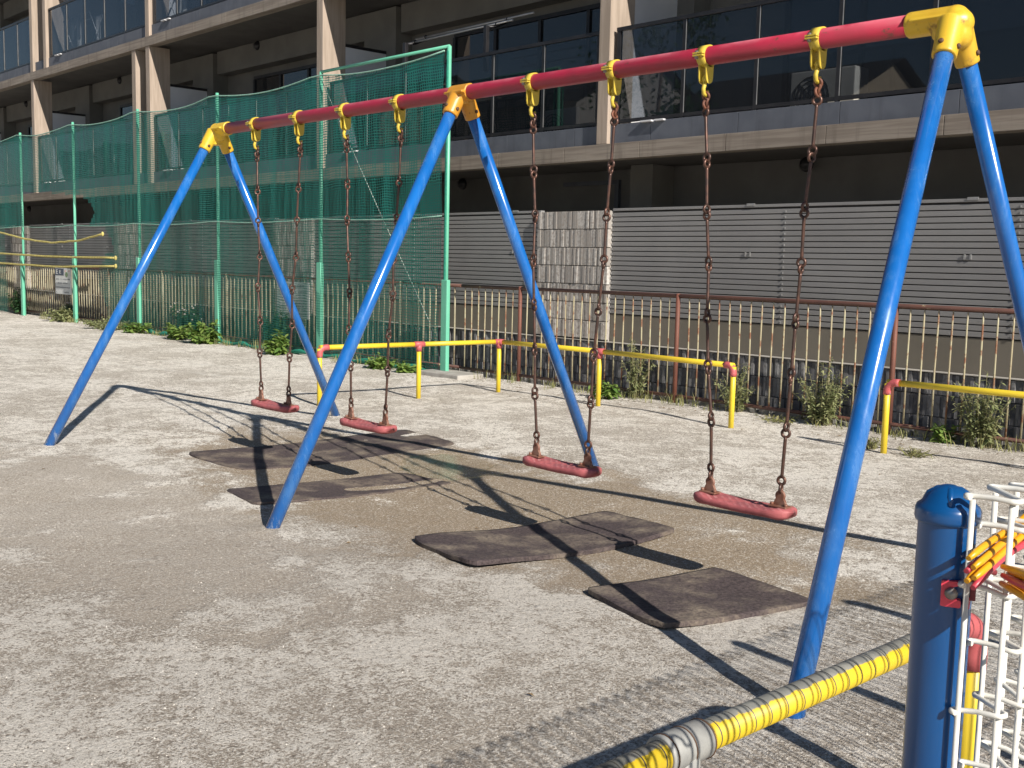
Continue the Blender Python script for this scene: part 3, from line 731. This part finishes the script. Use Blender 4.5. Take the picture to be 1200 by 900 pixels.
fence(-2.64, 7.4, [-1.53, .93, 3.42, 5.9], 4.92, 'rusty brown railing with thin cream bars in front of the grey louvred wall', M['creambar'], M['rustpost'], M['rustrail'])
fence(-25, -2.70, [-4.0, -6.48, -8.96, -11.44, -13.92, -16.4, -18.88, -21.36, -23.84], 4.95, 'weathered cream railing of close bars running behind the green net', M['paleBar'], M['paleBar'], M['rustrail'], 100, True, 5, .012)
kb = MB(); rnd = random.Random(3); x = -25
while x < 8:
    w_ = rnd.uniform(.14, .2); kb.bbox(x, x+w_-.03, 4.98+rnd.uniform(-.01, .01), 5.13, -.1, .055+rnd.uniform(-.015, .015), .012); x += w_+(.03 if rnd.random() < .5 else .0)
tag(kb.build('kerb', M['concrete']), kind='structure')

# ------------------------------------------------------------------ green ball net
nf = empty('ball_net', (-2.79, 4.72, 0), 'tall green ball net strung on mint green posts along the edge of the playground', 'ball net')
NX = [-2.77, -5.72, -8.88, -11.98, -15.13, -18.25, -21.4]; NY = 4.72; NT_ = 4.20
for i, X in enumerate(NX):
    top = NT_+.02
    po = local(nf, MB().tube([(X, NY+.03, -.1), (X, NY+.03, 2), (X, NY+.03, top)], .027, 16)).build('post', M['greenpole'], nf)
    if i < 6: local(nf, MB().bbox(X+.005, X+.125, NY-.06, NY+.0, -.1, 1.42 if i else 1.24, .012)).build('post_sleeve', M['greenpole'], po)
    local(nf, MB().tube([(X-.06, NY+.05, .3), (X-.06, NY+.05, 2.2), (X-.06, NY+.05, top-.03)], .016, 10)).build('side_pole', M['greenpole2'], po)
local(nf, MB().tube([(NX[0], NY+.03, NT_+.02), (NX[1], NY+.03, NT_+.02)], .022, 12)).build('top_pipe', M['greenpole'], nf)
def sag(i, f, amt): return -4*amt*f*(1-f)
def top_z(x):
    for a, b_ in zip(NX[:-1], NX[1:]):
        if b_ <= x <= a:
            f = (a-x)/(a-b_); return NT_-.03+sag(0, f, .10)
    return NT_
def hem_z(x):
    for a, b_ in zip(NX[:-1], NX[1:]):
        if b_ <= x <= a:
            f = (a-x)/(a-b_); return 2.07+sag(0, f, .035)
    return 2.07
xsn = [NX[0]-.05-(NX[0]-NX[-1]-.05)*q/240 for q in range(241)]
def ny_(x, z_): return NY-.035+.03*math.sin(x*2.1+z_)*math.sin(z_*1.3+x*.4)
def hole_upper(x, z_):   # torn away flap
    l = -14.2+.35*math.sin(z_*6)-.55*(z_-2.1); return -18.1 < x < l and z_ < 2.76-.06*(x+16)
def hole_lower(x, z_):
    return -19.2 < x < -13.3+.25*math.sin(z_*5)-.3*(z_ < 1.45)*1.0
def netpart(zlo, zhi, hole, mat, name):
    K = MB(); nz = 26; idx = {}
    for i, x in enumerate(xsn):
        for j in range(nz+1):
            a, b_ = zlo(x), zhi(x); z_ = a+(b_-a)*j/nz; idx[i, j] = len(K.v); K.v.append((x, ny_(x, z_), z_))
    for i in range(len(xsn)-1):
        for j in range(nz):
            c = K.v[idx[i, j]]
            if hole and hole(c[0]-.04, c[2]+.03): continue
            K.f.append((idx[i, j], idx[i+1, j], idx[i+1, j+1], idx[i, j+1])); K.sm.append(True)
    o = K.build(name, mat); o.parent = nf; o.matrix_parent_inverse = Matrix.Translation(-nf.location); return o
netpart(hem_z, top_z, hole_upper, M['net1'], 'upper_net')
netpart(lambda x: .03, hem_z, hole_lower, M['net2'], 'lower_net')
local(nf, MB().tube([(x, ny_(x, 4.1)-.004, top_z(x)) for x in xsn[::4]], .010, 6)).build('top_rope', M['netrope'], nf)
local(nf, MB().tube([(x, ny_(x, 2.0)-.004, hem_z(x)) for x in xsn[::4]], .008, 6)).build('middle_rope', M['netrope'], nf)
local(nf, MB().tube([(x, NY-.06-.05*abs(math.sin(x*1.9)), .035+.02*math.sin(x*7)) for x in xsn[::2] if x > -13.2], [.03+.012*math.sin(x*11) for x in xsn[::2] if x > -13.2], 8)).build('hem', M['nethem'], nf)
local(nf, MB().tube([(NX[0]+.03, NY-.02, z_) for z_ in (.05, 1, 2, 3, 4.15)], .012, 8)).build('edge_rope', M['nethem'], nf)
local(nf, MB().tube([(NX[1]+.02, NY-.01, 4.15), ((NX[0]+NX[1])/2, NY+.0, 2.2), (NX[0]-.05, NY, .35)], .006, 6)).build('brace_wire', M['steelwire'], nf)

# yellow ropes strung across the gap on the left
for (pts, lab) in (([(-21.4, 2.12), (-19.3, 1.93), (-17.6, 1.77), (-16.1, 1.69), (-14.6, 1.74), (-13.35, 1.87)], 'sagging faded yellow rope across the torn part of the green net, uppermost'),
                   ([(-21.4, 1.45), (-19.3, 1.43), (-16, 1.39), (-12.75, 1.40)], 'faded yellow rope strung level across the green posts, middle of three'),
                   ([(-21.4, 1.22), (-19.3, 1.20), (-16, 1.17), (-12.75, 1.24)], 'faded yellow rope strung level across the green posts, lowest of three')):
    P3 = [Vector((x, 4.60, z_)) for (x, z_) in pts]; fine_ = []
    for q in range(len(P3)-1):
        for k_ in range(6): fine_.append(P3[q].lerp(P3[q+1], k_/6)+Vector((0, 0, random.uniform(-.006, .006))))
    fine_.append(P3[-1]); K = MB().tube(fine_, .022, 7)
    K.sphere(P3[-1], .03, 10, (1, 1, 1.6))
    tag(K.build('rope', M['rope']), lab, 'rope', 'yellow ropes on the net posts')

# ------------------------------------------------------------------ signs
def sign(x0, x1, z0, z1, y, label, style):
    o = empty('notice_sign', ((x0+x1)/2, y, z0), label, 'sign', None); W_ = x1-x0; Hh = z1-z0
    local(o, MB().bbox(x0, x1, y, y+.012, z0, z1, .003)).build('board', M['signwhite'], o)
    def ink(rects, mat, name='print'):
        K = MB()
        for (a, b_, c, d_) in rects: K.box(x0+a*W_, x0+b_*W_, y-.004, y-.001, z0+c*Hh, z0+d_*Hh)
        local(o, K).build(name, mat, o)
    rnd = random.Random(int(x0*10))
    if style == 0:
        ink([(.01, .55, .72, .985)], M['signnavy'], 'header'); 
        K = MB()                                   # blocky white strokes on the navy header
        for (a, b_, c, d_) in [(.07,.10,.77,.94),(.10,.18,.77,.80),(.10,.18,.84,.87),(.10,.18,.91,.94),(.28,.31,.79,.92),(.31,.38,.79,.81),(.31,.38,.85,.87),(.31,.38,.90,.92)]:
            K.box(x0+a*W_, x0+b_*W_, y-.007, y-.005, z0+c*Hh, z0+d_*Hh)
        local(o, K).build('lettering', M['signwhite'], o)
        K = MB().sphere((x0+.72*W_, y-.003, z0+.76*Hh), .075, 14, (1, .04, .8)); local(o, K).build('picture', M['signgreen'], o)
        ink([(.62, .68, .86, .93), (.84, .92, .86, .93)], M['signred'], 'picture')
        rows = (.56, .40, .24, .06)
    else:
        rows = (.86, .72, .64, .56, .48, .40, .32, .24, .12)
    R_ = []
    for q, r in enumerate(rows):
        a = .06
        while a < .92:
            l = rnd.uniform(.02, .05); hh = .035 if style else .05
            if style and q == 0: l = .075; hh = .085
            if a+l > .94: break
            R_.append((a, a+l*.8, r, r+hh*rnd.uniform(.7, 1))); a += l+(.06 if rnd.random() < .12 else .006)
            if q == len(rows)-1 and not style and a < .5: a = .58
    ink(R_, M['signgrey'], 'lettering')
sign(-16.72, -15.80, .56, 1.14, 4.90, 'small white notice with a navy corner fixed on the cream railing at the left', 0)
sign(-7.22, -6.28, .52, 1.10, 4.90, 'pale notice board full of small lines of text behind the green net', 1)

# ------------------------------------------------------------------ weeds
def plant(name, x, y, h, spread, nst, leaf, lw, mat, label, cat, seed, upright=.5, flowers=0, density=26, group=None, ysp=.7):
    rnd = random.Random(seed); z0 = gh(x, y)-.01
    o = empty(name, (x, y, z0), label, cat, group); L = MB(); S_ = MB(); F = MB()
    for s_ in range(nst):
        an = rnd.uniform(0, 2*PI); r = rnd.random()**.6*spread; hh = h*rnd.uniform(.55, 1)*(1-.35*r/spread)
        bx, by = x+math.cos(an)*r*.35, y+math.sin(an)*r*.35*ysp; tx, ty = x+math.cos(an)*r, y+math.sin(an)*r*ysp
        pts = []
        for k_ in range(6):
            f = k_/5; pts.append(Vector((bx+(tx-bx)*f**(1.2+upright), by+(ty-by)*f**(1.2+upright), z0+hh*(f**(.9 if upright > .4 else .75)))))
        S_.tube(pts, [.0045*(1-.6*k_/5) for k_ in range(6)], 5, caps=False)
        for k_ in range(density):
            f = rnd.uniform(.12, 1); q = min(4, int(f*5)); p = pts[q].lerp(pts[q+1], f*5-q)
            a2 = rnd.uniform(0, 2*PI); tilt = rnd.uniform(-.5, .9); ll = leaf*rnd.uniform(.5, 1.15)*(1.1-.5*f); w2 = lw*ll
            d = Vector((math.cos(a2)*math.cos(tilt), math.sin(a2)*math.cos(tilt), math.sin(tilt))); sd = d.cross(Vector((0, 0, 1))).normalized()
            sd = (sd+Vector((0, 0, rnd.uniform(-.5, .5)))).normalized(); dr = Vector((0, 0, -ll*.25))
            b0 = len(L.v)
            L.v += [tuple(p), tuple(p+d*ll*.35+sd*w2), tuple(p+d*ll*.75+sd*w2*.8+dr*.5), tuple(p+d*ll+dr), tuple(p+d*ll*.75-sd*w2*.8+dr*.5), tuple(p+d*ll*.35-sd*w2)]
            L.f.append(tuple(b0+i for i in range(6))); L.sm.append(False)
        if flowers and rnd.random() < flowers: F.sphere(pts[-1]+Vector((0, 0, .02)), .018, 8, (1, 1, .8))
    local(o, S_).build('stems', M['stem'], o); local(o, L).build('leaves', mat, o)
    if F.v: local(o, F).build('flowers', M['flower'], o)
    return o
plant('weed', -15.4, 4.52, .42, .50, 18, .14, .22, M['leafdry'], 'olive green weed clump at the foot of the second green post from the left', 'weed', 1, .3)
plant('weed', -12.9, 4.48, .28, .85, 26, .12, .2, M['leafdry'], 'low wide olive weed patch left of the far swing leg below the yellow ropes', 'weed', 2, .1)
plant('weed', -11.5, 4.45, .30, .40, 12, .15, .22, M['leaf'], 'small bright weed beside the far slanting blue leg at the net foot', 'weed', 3, .1)
plant('weed', -9.75, 4.42, .36, .34, 12, .17, .24, M['leaf'], 'bright green leafy weed left of the third green post under the net', 'weed', 4, .1)
plant('weed', -8.75, 4.40, .46, .46, 22, .18, .24, M['leaf'], 'largest bright green leafy weed at the foot of the middle green net post', 'weed', 5, .2)
plant('weed', -6.35, 4.38, .42, .28, 14, .18, .22, M['leaf'], 'upright bright weed at the net foot beyond the farthest swing', 'weed', 6, .3)
plant('weed', -3.75, 4.40, .22, .30, 12, .13, .24, M['leaf'], 'low green weed at the net foot left of the corner net post', 'weed', 7, .1)
plant('weed', -3.25, 4.46, .20, .26, 10, .12, .24, M['leaf'], 'small low weed just behind the yellow rail post near the corner net post', 'weed', 8, .1)
plant('bush', -10.2, 4.85, .85, .75, 34, .11, .26, M['leafdark'], 'dark bush with pale flowers growing through the green net behind the far leg', 'bush', 9, .5, .5, 34, None, .13)
plant('bush', -7.1, 4.83, .80, .62, 40, .11, .28, M['leafdark'], 'dark round bush behind the green net below the pale notice board', 'bush', 10, .4, 0, 40, None, .13)
plant('bush', -15.75, 4.86, .52, .35, 18, .10, .26, M['leafdark'], 'dark bush with white flowers below the small white notice', 'bush', 11, .4, .4, 28, None, .13)
plant('bush', -18.9, 4.80, .7, .8, 26, .11, .26, M['leafdark'], 'dark green bush behind the net at the far left edge', 'bush', 12, .4, 0, 30, None, .13)
plant('tall_weed', .42, 4.86, .85, .30, 20, .085, .13, M['leafdry'], 'tall thin weed growing through the rusty railing right of the third swing chain', 'weed', 13, .8, 0, 34)
plant('weed', .22, 4.55, .25, .22, 10, .12, .24, M['leaf'], 'low bright weed in front of the railing beside the middle leg', 'weed', 14, .2)
plant('tall_weed', 1.75, 4.86, .62, .28, 18, .085, .13, M['leafdry'], 'thin weed behind the end post of the long yellow rail', 'weed', 15, .7, 0, 32)
plant('tall_weed', 2.75, 4.86, .74, .36, 34, .08, .14, M['leafdry'], 'bushy pale green weed at the railing just left of the large blue leg', 'weed', 16, .6, 0, 40)
plant('tall_weed', 4.30, 4.86, .80, .30, 32, .08, .14, M['leafdry'], 'tall bushy weed at the railing behind the short yellow rail at the right', 'weed', 17, .8, 0, 40)
plant('weed', 3.98, 4.84, .26, .13, 7, .10, .24, M['leaf'], 'small bright leafy weed at the railing foot left of the tall weed', 'weed', 18, .5)
plant('grass_tuft', 3.74, 3.98, .14, .16, 26, .10, .07, M['grass'], 'tuft of green grass left of the foot of the short yellow rail', 'grass tuft', 19, .2, 0, 5)
plant('grass_tuft', 4.16, 3.92, .10, .22, 26, .09, .07, M['grass'], 'dry grass patch right of the foot of the short yellow rail', 'grass tuft', 20, .2, 0, 5)
plant('weed', 2.4, 4.72, .10, .35, 14, .10, .12, M['grass'], 'dry straggly stalks at the kerb below the bushy weed', 'weed', 21, .1, 0, 6)

rg = MB(); rnd = random.Random(21)
def blade(x, y, h, lean, wd):
    z_ = gh(x, y)-.005; an = rnd.uniform(0, 6.3); dx, dy = math.cos(an)*lean, math.sin(an)*lean; sx, sy = -math.sin(an)*wd, math.cos(an)*wd
    b0 = len(rg.v)
    rg.v += [(x-sx, y-sy, z_), (x+sx, y+sy, z_), (x+dx*.45+sx*.8, y+dy*.45+sy*.8, z_+h*.65), (x+dx*.45-sx*.8, y+dy*.45-sy*.8, z_+h*.65), (x+dx, y+dy, z_+h)]
    rg.f += [(b0, b0+1, b0+2, b0+3), (b0+3, b0+2, b0+4)]; rg.sm += [False, False]
for q in range(330):
    cx_ = rnd.uniform(-17, 5.2); dens = noise.noise((cx_*.8, 3.3, 0))+.15
    if dens < 0: continue
    cy_ = (4.60 if cx_ < -2.9 else 4.82)+rnd.gauss(0, .09)
    if -3.0 < cx_ < -2.1: continue
    for k_ in range(rnd.randint(3, 9)): blade(cx_+rnd.gauss(0, .05), cy_+rnd.gauss(0, .04), rnd.uniform(.04, .16)*(.7+dens), rnd.uniform(.02, .10), rnd.uniform(.0025, .005))
tag(rg.build('low_grass', M['grass']), kind='stuff')
# ------------------------------------------------------------------ boundary wall
bw = empty('boundary_wall', (0, 5.3, 0), 'grey louvred wall with pale tiled piers and a dark slate base behind the railings', 'wall')
def tiles(x0, x1, z0, z1, yf, depth, wid, row, relief, seed, K, gap=.004):
    rnd = random.Random(seed); z_ = z1
    while z_ > z0+.01:
        zb = max(z0, z_-row); x = x0+rnd.uniform(-wid, 0)
        while x < x1:
            w_ = wid*rnd.uniform(.7, 1.35); a, b_ = max(x, x0), min(x+w_, x1); x += w_
            if b_-a < .006: continue
            r = rnd.random()**2*relief; K.box(a+.001, b_-.001, yf-r, yf+depth, zb+gap, z_-gap)
        z_ = zb
low = MB(); tiles(-34, 9, -.08, .564, 5.190, .046, .036, .20, .024, 1, low)
local(bw, low).build('slate_base', M['slate'], bw)
local(bw, MB().box(-34, 9, 5.238, 5.264, -.1, .556)).build('wall_core', M['slate'], bw)
local(bw, MB().bbox(-40, 9, 5.160, 5.262, .568, .577, .002)).build('coping', M['lightconc'], bw)
PIERS = [-26.2, -19.85, -13.6, -7.26, -.94]
spans = [(-34, -26.8)]+[(a+.60, b_-.60) for a, b_ in zip(PIERS[:-1], PIERS[1:])]+[(-.34, 9)]
for (a, b_) in spans:
    local(bw, MB().box(a, b_, 5.266, 5.32, .50, .90)).build('dado_panel', M['beige'], bw)
    lv = MB(); z_ = .912
    while z_ < 2.09: lv.bbox(a, b_, 5.258, 5.274, z_, z_+.0462, .003); z_ += .0565
    lo_ = local(bw, lv).build('louvre', M['louvre'], bw)
    local(bw, MB().box(a, b_, 5.293, 5.32, .902, 2.11)).build('louvre_backing', M['frame'], lo_)
    local(bw, MB().bbox(a, b_, 5.251, 5.32, 2.108, 2.138, .003)).build('louvre_cap', M['louvre'], lo_)
    n_ = max(1, round((b_-a)/2.25)); J = MB()
    for q in range(n_+1):
        x = a+(b_-a)*q/n_ if n_ else a
        for zz in [0.93+.0565*i for i in range(21)]: J.box(x-.006, x+.006, 5.248, 5.256, zz-.010, zz+.012)
    for q in range(n_):
        x = a+(b_-a)*(q+.82)/n_
        J.box(x-.05, x-.035, 5.246, 5.257, 1.60, 1.645); J.box(x+.005, x+.02, 5.246, 5.257, 1.60, 1.645); J.box(x-.05, x+.05, 5.244, 5.252, 2.125, 2.15)
    local(bw, J).build('clips', M['alu'], lo_)
for q, X in enumerate(PIERS):
    K = MB(); tiles(X-.59, X+.59, .582, 2.118, 5.195, .05, .034, .218, .010, 50+q, K, .005)
    pr = local(bw, K).build('tiled_pier', M['tile'], bw)
    local(bw, MB().box(X-.588, X+.588, 5.247, 5.46, 0, 2.108)).build('pier_core', M['tile'], pr)

# ------------------------------------------------------------------ apartment building
ab = empty('apartment_building', (0, 5.7, 0), 'brown and grey apartment block with deep dark balconies behind the playground', 'apartment building')
def part(name, K, mat, parent=None): return local(ab, K).build(name, mat, parent or ab)
FL = [2.76, 5.71, 8.66]; X0, X1 = -40, 12
for z_ in FL:
    seg = MB(); x = X0
    while x < X1:
        seg.bbox(x+.003, min(x+1.24, X1)-.003, 5.66, 5.84, z_, z_+.19, .004); x += 1.24
    part('edge_beam', seg, M['beam'])
    seg = MB(); x = X0+.1
    while x < X1:
        seg.bbox(x+.003, min(x+1.24, X1)-.003, 5.735, 5.84, z_+.192, z_+.425, .003); x += 1.24
    part('fascia', seg, M['fascia'])
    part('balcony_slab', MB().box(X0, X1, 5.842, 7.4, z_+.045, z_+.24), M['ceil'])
part('roof', MB().box(X0, X1, 5.6, 14, 11.6, 11.9), M['fascia'])
part('rear_wall', MB().box(X0, X1, 7.3, 7.42, 2.99, 11.6), M['wall'])
part('ground_floor_wall', MB().box(X0, X1, 7.2, 7.298, 0, 2.80), M['dwall'])
part('main_block', MB().box(X0, X1, 7.43, 14, 0, 11.59), M['wall'])
FINS = [(-26.3, .17), (-20.0, .17), (-13.52, .17), (-7.18, .17), (-.94, .19), (5.36, .19)]
for li in (0, 1, 2):
    zb, zt = FL[li]+.193, (FL[li+1] if li < 2 else 11.6)
    xs = [f[0] for f in FINS]
    xs += [-14.18] if li == 0 else ([-19.12] if li == 1 else [-14.18])
    for X in xs:
        part('fin', MB().bbox(X-.088, X+.088, 5.675, 6.12, zb, zt-.003, .006), M['fin'])
    for X in [f[0] for f in FINS]:
        pz = FL[li]+.245
        pp = part('partition', MB().box(X+.045, X+.083, 6.122, 7.28, pz+.0, pz+1.95), M['part'])
        part('partition_frame', MB().box(X+.035, X+.091, 6.122, 7.285, pz+1.955, pz+2.0), M['frame'], pp)
        part('pillar', MB().box(X-.55, X+.35, 6.95, 7.298, pz, FL[li]+2.95 if li < 2 else 11.59), M['wall'])
    # windows and ducts
    for a, b_ in zip([f[0] for f in FINS][:-1], [f[0] for f in FINS][1:]):
        z0 = FL[li]+.30; w0, w1 = a+1.55, b_-.75
        wf = MB(); zh = z0+2.02
        wf.box(w0, w1, 7.22, 7.297, z0-.05, z0).box(w0, w1, 7.22, 7.297, zh, zh+.06)
        n_ = 4
        for q in range(n_+1):
            x = w0+(w1-w0)*q/n_; wf.box(x-.03, x+.03, 7.221, 7.297, z0+.002, zh-.002)
        wo = part('window', wf, M['frame'])
        for q in range(n_): part('pane', MB().box(w0+(w1-w0)*q/n_+.032, w0+(w1-w0)*(q+1)/n_-.032, 7.25, 7.262, z0+.004, zh-.004), M['pane'], wo)
        part('lintel', MB().box(a+.4, b_-.6, 7.02, 7.296, zh+.20, FL[li]+2.98 if li < 2 else 11.5), M['wall'])
        part('duct_cap', MB().lathe([(0, .07), (.05, .06), (.085, .02), (.09, 0), (.09, -.02)], (0, 0, 0), 18), M['frame']).matrix_local = Matrix.Translation(Vector((a+2.05, 7.015-5.7, zh+.38)))@Matrix.Rotation(PI/2, 4, 'X')
for X in (-9.4, -5.35, -2.2):
    part('duct_cap', MB().lathe([(0, .07), (.05, .06), (.09, .02), (.10, 0), (.10, -.02)], (0, 0, 0), 18), M['frame']).matrix_local = Matrix.Translation(Vector((X, 7.19-5.7, 2.55)))@Matrix.Rotation(PI/2, 4, 'X')
for X in (-1.1, 5.3, -7.3, -13.6): part('ground_floor_pillar', MB().box(X-.28, X+.10, 6.75, 7.196, 0, 2.80), M['wall'])
part('door_frame', MB().box(-2.0, -1.93, 7.14, 7.197, .6, 2.6).box(-3.0, -1.93, 7.14, 7.197, 2.602, 2.66), M['fascia'])
# balustrades
def balustrade(a, b_, zf, first=None):
    zb = zf+.425; zt = zf+1.575; K = MB()
    K.bbox(a, b_, 5.735, 5.785, zt-.045, zt, .004).box(a, b_, 5.745, 5.775, zb+.015, zb+.055)
    n_ = max(1, round((b_-a)/1.02)); xs = [a+.03+(b_-a-.06)*q/n_ for q in range(n_+1)]
    for q, x in enumerate(xs):
        w_ = .030 if q in (0, n_) else .020; K.box(x-w_, x+w_, 5.742, 5.782, zb-.02, zt-.046)
    o = part('balustrade', K, M['frame'])
    for x in xs[1:-1]: part('edge_strip', MB().box(x+.022, x+.028, 5.744, 5.750, zb+.06, zt-.05), M['alu'], o)
    for p, q in zip(xs[:-1], xs[1:]): part('glass_pane', MB().box(p+.033, q-.024, 5.755, 5.765, zb+.057, zt-.047), M['smoked'], o)
    F = MB(); F.bbox((a+.45), (a+.62), 5.69, 5.74, zb-.012, zb+.008, .003).bbox(a+.66, a+.80, 5.69, 5.74, zb-.012, zb+.008, .003)
    part('drain_clip', F, M['part'], o)
for z_, bays in ((FL[0], [(-.80, 5.22), (-6.98, -1.06), (-13.38, -7.30), (-19.88, -14.30), (-26.2, -20.12), (-39, -26.45)]),
                 (FL[1], [(-.80, 5.22), (-6.98, -1.06), (-13.38, -7.30), (-19.0, -13.64), (-26.2, -20.12), (-39, -26.45)])):
    for (a, b_) in bays: balustrade(a, b_, z_)
for (a, b_) in [(-.80, 5.22), (-6.98, -1.06), (-13.38, -7.30), (-19.88, -14.30), (-26.2, -20.12), (-39, -26.45)]: balustrade(a, b_, FL[2])

# things standing on the balconies
M['acwhite'] = mottled('ivory_appliance_paint', (.50, .48, .43), (.44, .42, .38), 5, .6)
M['cloth'] = mottled('white_cotton', (.74, .73, .70), (.66, .65, .63), 5, .9, bump=.3, bscale=14, bdist=.02)
def ac_unit(x, y, z_, label):
    o = empty('air_conditioner', (x, y, z_), label, 'air conditioner', 'air conditioners on the balconies')
    local(o, MB().bbox(x-.39, x+.39, y-.14, y+.14, z_+.06, z_+.62, .012)).build('body', M['acwhite'], o)
    G_ = MB()
    for r in (.07, .12, .17, .215): G_.torus((x-.12, y-.146, z_+.34), (0, 1, 0), r, .006, 24, 5)
    for q in range(4): G_.tube([(x-.12+.22*math.cos(q*PI/4), y-.146, z_+.34+.22*math.sin(q*PI/4)), (x-.12-.22*math.cos(q*PI/4), y-.146, z_+.34-.22*math.sin(q*PI/4))], .005, 5)
    local(o, G_).build('fan_grille', M['frame'], o)
    for dx in (-.3, .3): local(o, MB().box(x+dx-.03, x+dx+.03, y-.15, y+.15, z_, z_+.058)).build('foot', M['frame'], o)
ac_unit(1.75, 6.35, FL[0]+.245, 'ivory air conditioner behind the dark glass right of the nearest swing chain')
ac_unit(-2.6, 6.75, FL[0]+.245, 'ivory air conditioner behind the glass of the middle balcony')
ac_unit(-11.4, 6.75, FL[0]+.245, 'ivory air conditioner behind the green net on the lower balcony')
def rack(x, y, z_, n_, label, seed):
    rnd = random.Random(seed); o = empty('drying_rack', (x, y, z_), label, 'drying rack', 'drying racks on the balconies')
    W_ = n_*.36; fr_ = MB()
    for yy in (y-.16, y+.16): fr_.tube([(x-W_/2-.05, yy, z_+.98), (x+W_/2+.05, yy, z_+.98)], .008, 6)
    for xx in (x-W_/2-.05, x+W_/2+.05): fr_.tube([(xx, y-.22, z_), (xx, y+.16, z_+.98)], .009, 6).tube([(xx, y+.22, z_), (xx, y-.16, z_+.98)], .009, 6)
    local(o, fr_).build('frame', M['alu'], o)
    for q in range(n_):
        K = MB(); xa = x-W_/2+q*.36+.02; w_ = rnd.uniform(.22, .33); hh = rnd.uniform(.40, .75); ym = y-.16 if q % 3 else y+.16; b0 = len(K.v)
        for i_ in range(9):
            for j_ in range(7):
                u, v = i_/8, j_/6; K.v.append((xa+u*w_+.015*math.sin(v*5+q), ym-.014+.022*math.sin(u*9+q)*v, z_+.985-hh*v-.03*math.sin(u*3+q)*v))
        for i_ in range(8):
            for j_ in range(6): K.f.append((b0+i_*7+j_, b0+i_*7+j_+1, b0+(i_+1)*7+j_+1, b0+(i_+1)*7+j_)); K.sm.append(True)
        local(o, K).build('towel', M['cloth'], o)
rack(-17.7, 6.05, FL[1]+.245, 4, 'rack of white laundry behind glass on the upper balcony at the far left', 1)
rack(-12.6, 6.05, FL[1]+.245, 3, 'rack of white laundry behind glass at the top edge, above the far swing leg', 2)

# laundry poles over the middle balcony
lp = empty('laundry_pole', (-4.0, 6.0, 4.8), 'pair of thin laundry poles on brackets above the dark glass balcony', 'laundry pole')
for (y, dz, a, b_) in ((6.02, 0, -5.35, -2.95), (6.22, .10, -5.35, -2.75)):
    local(lp, MB().tube([(a, y, 4.76+dz), (b_, y, 4.78+dz)], .016, 10)).build('pole', M['alu'], lp)
for X in (-5.1, -3.28):
    local(lp, MB().bbox(X-.03, X+.03, 5.80, 5.86, 4.1, 4.72, .004).tube([(X, 5.83, 4.70), (X, 6.02, 4.735), (X, 6.24, 4.835)], .014, 8).torus((X, 6.02, 4.765), (1, 0, 0), .024, .008).torus((X, 6.22, 4.865), (1, 0, 0), .024, .008)).build('bracket', M['frame'], lp)

# ------------------------------------------------------------------ houses and a tree across the playground (seen mirrored in the balcony glass)
def house(x, y, w_, d_, h, rh, mat, label):
    o = empty('house', (x, y, 0), label, 'house', 'houses across the playground')
    local(o, MB().box(x-w_/2, x+w_/2, y-d_/2, y+d_/2, 0, h)).build('wall', mat, o)
    K = MB(); e = .45; xa, xb, ya, yb = x-w_/2-e, x+w_/2+e, y-d_/2-e, y+d_/2+e
    K.quad((xa, ya, h-.1), (xb, ya, h-.1), (xb, y, h+rh), (xa, y, h+rh)); K.quad((xb, yb, h-.1), (xa, yb, h-.1), (xa, y, h+rh), (xb, y, h+rh))
    local(o, K).build('roof', M['roof'], o)
    G_ = MB()
    for s_ in (-1, 1): xx = x+s_*w_/2; G_.quad((xx, y-d_/2, h), (xx, y+d_/2, h), (xx, y, h+rh-.15))
    local(o, G_).build('gable', mat, o)
    for zz in (1.0, 3.9):
        for q in (-.28, .22):
            f = local(o, MB().box(x+q*w_-.85, x+q*w_+.85, y+d_/2, y+d_/2+.06, zz, zz+1.3)).build('window', M['alu'], o)
            local(o, MB().box(x+q*w_-.78, x+q*w_+.78, y+d_/2+.061, y+d_/2+.07, zz+.07, zz+1.23)).build('pane', M['pane'], f)
        f = local(o, MB().box(x+w_/2, x+w_/2+.06, y-.8, y+.8, zz, zz+1.3)).build('window', M['alu'], o)
        local(o, MB().box(x+w_/2+.061, x+w_/2+.07, y-.72, y+.72, zz+.07, zz+1.23)).build('pane', M['pane'], f)
house(-17, -24, 8, 9, 7.3, 2.3, M['houseA'], 'cream gabled house across the playground, mirrored in the right balcony glass')
house(-31, -25, 10, 10, 8.8, 2.6, M['houseB'], 'grey gabled house across the playground, beyond the cream one')
house(-45, -24, 11, 10, 9.2, 2.6, M['houseA'], 'cream gabled house across the playground, farthest from the swings')
house(-3, -31, 10, 9, 6.6, 2.8, M['houseB'], 'grey gabled house across the playground, nearest the blue post')
tr = empty('tree', (-18.5, -16.5, 0), 'leafy tree across the playground between two houses', 'tree')
local(tr, MB().tube([(-18.5, -16.5, -.1), (-18.4, -16.5, 2), (-18.5, -16.4, 5), (-18.3, -16.5, 9)], [.22, .18, .12, .05], 10)).build('trunk', M['bark'], tr)
L = MB(); rnd = random.Random(5)
cl = [(Vector((-18.4+rnd.uniform(-1.9, 1.9), -16.5+rnd.uniform(-1.9, 1.9), rnd.uniform(4.2, 11))), rnd.uniform(.6, 1.1)) for _ in range(26)]
for c, r in cl:
    for q in range(90):
        p = c+Vector((rnd.gauss(0, 1), rnd.gauss(0, 1), rnd.gauss(0, 1)))*r*.5; a = Vector((rnd.uniform(-1, 1), rnd.uniform(-1, 1), rnd.uniform(-1, 1))).normalized(); b2 = a.cross(Vector((.3, .5, .8))).normalized()
        L.quad(p-a*.13, p+b2*.07, p+a*.13, p-b2*.07)
local(tr, L).build('crown', M['leafdark'], tr)
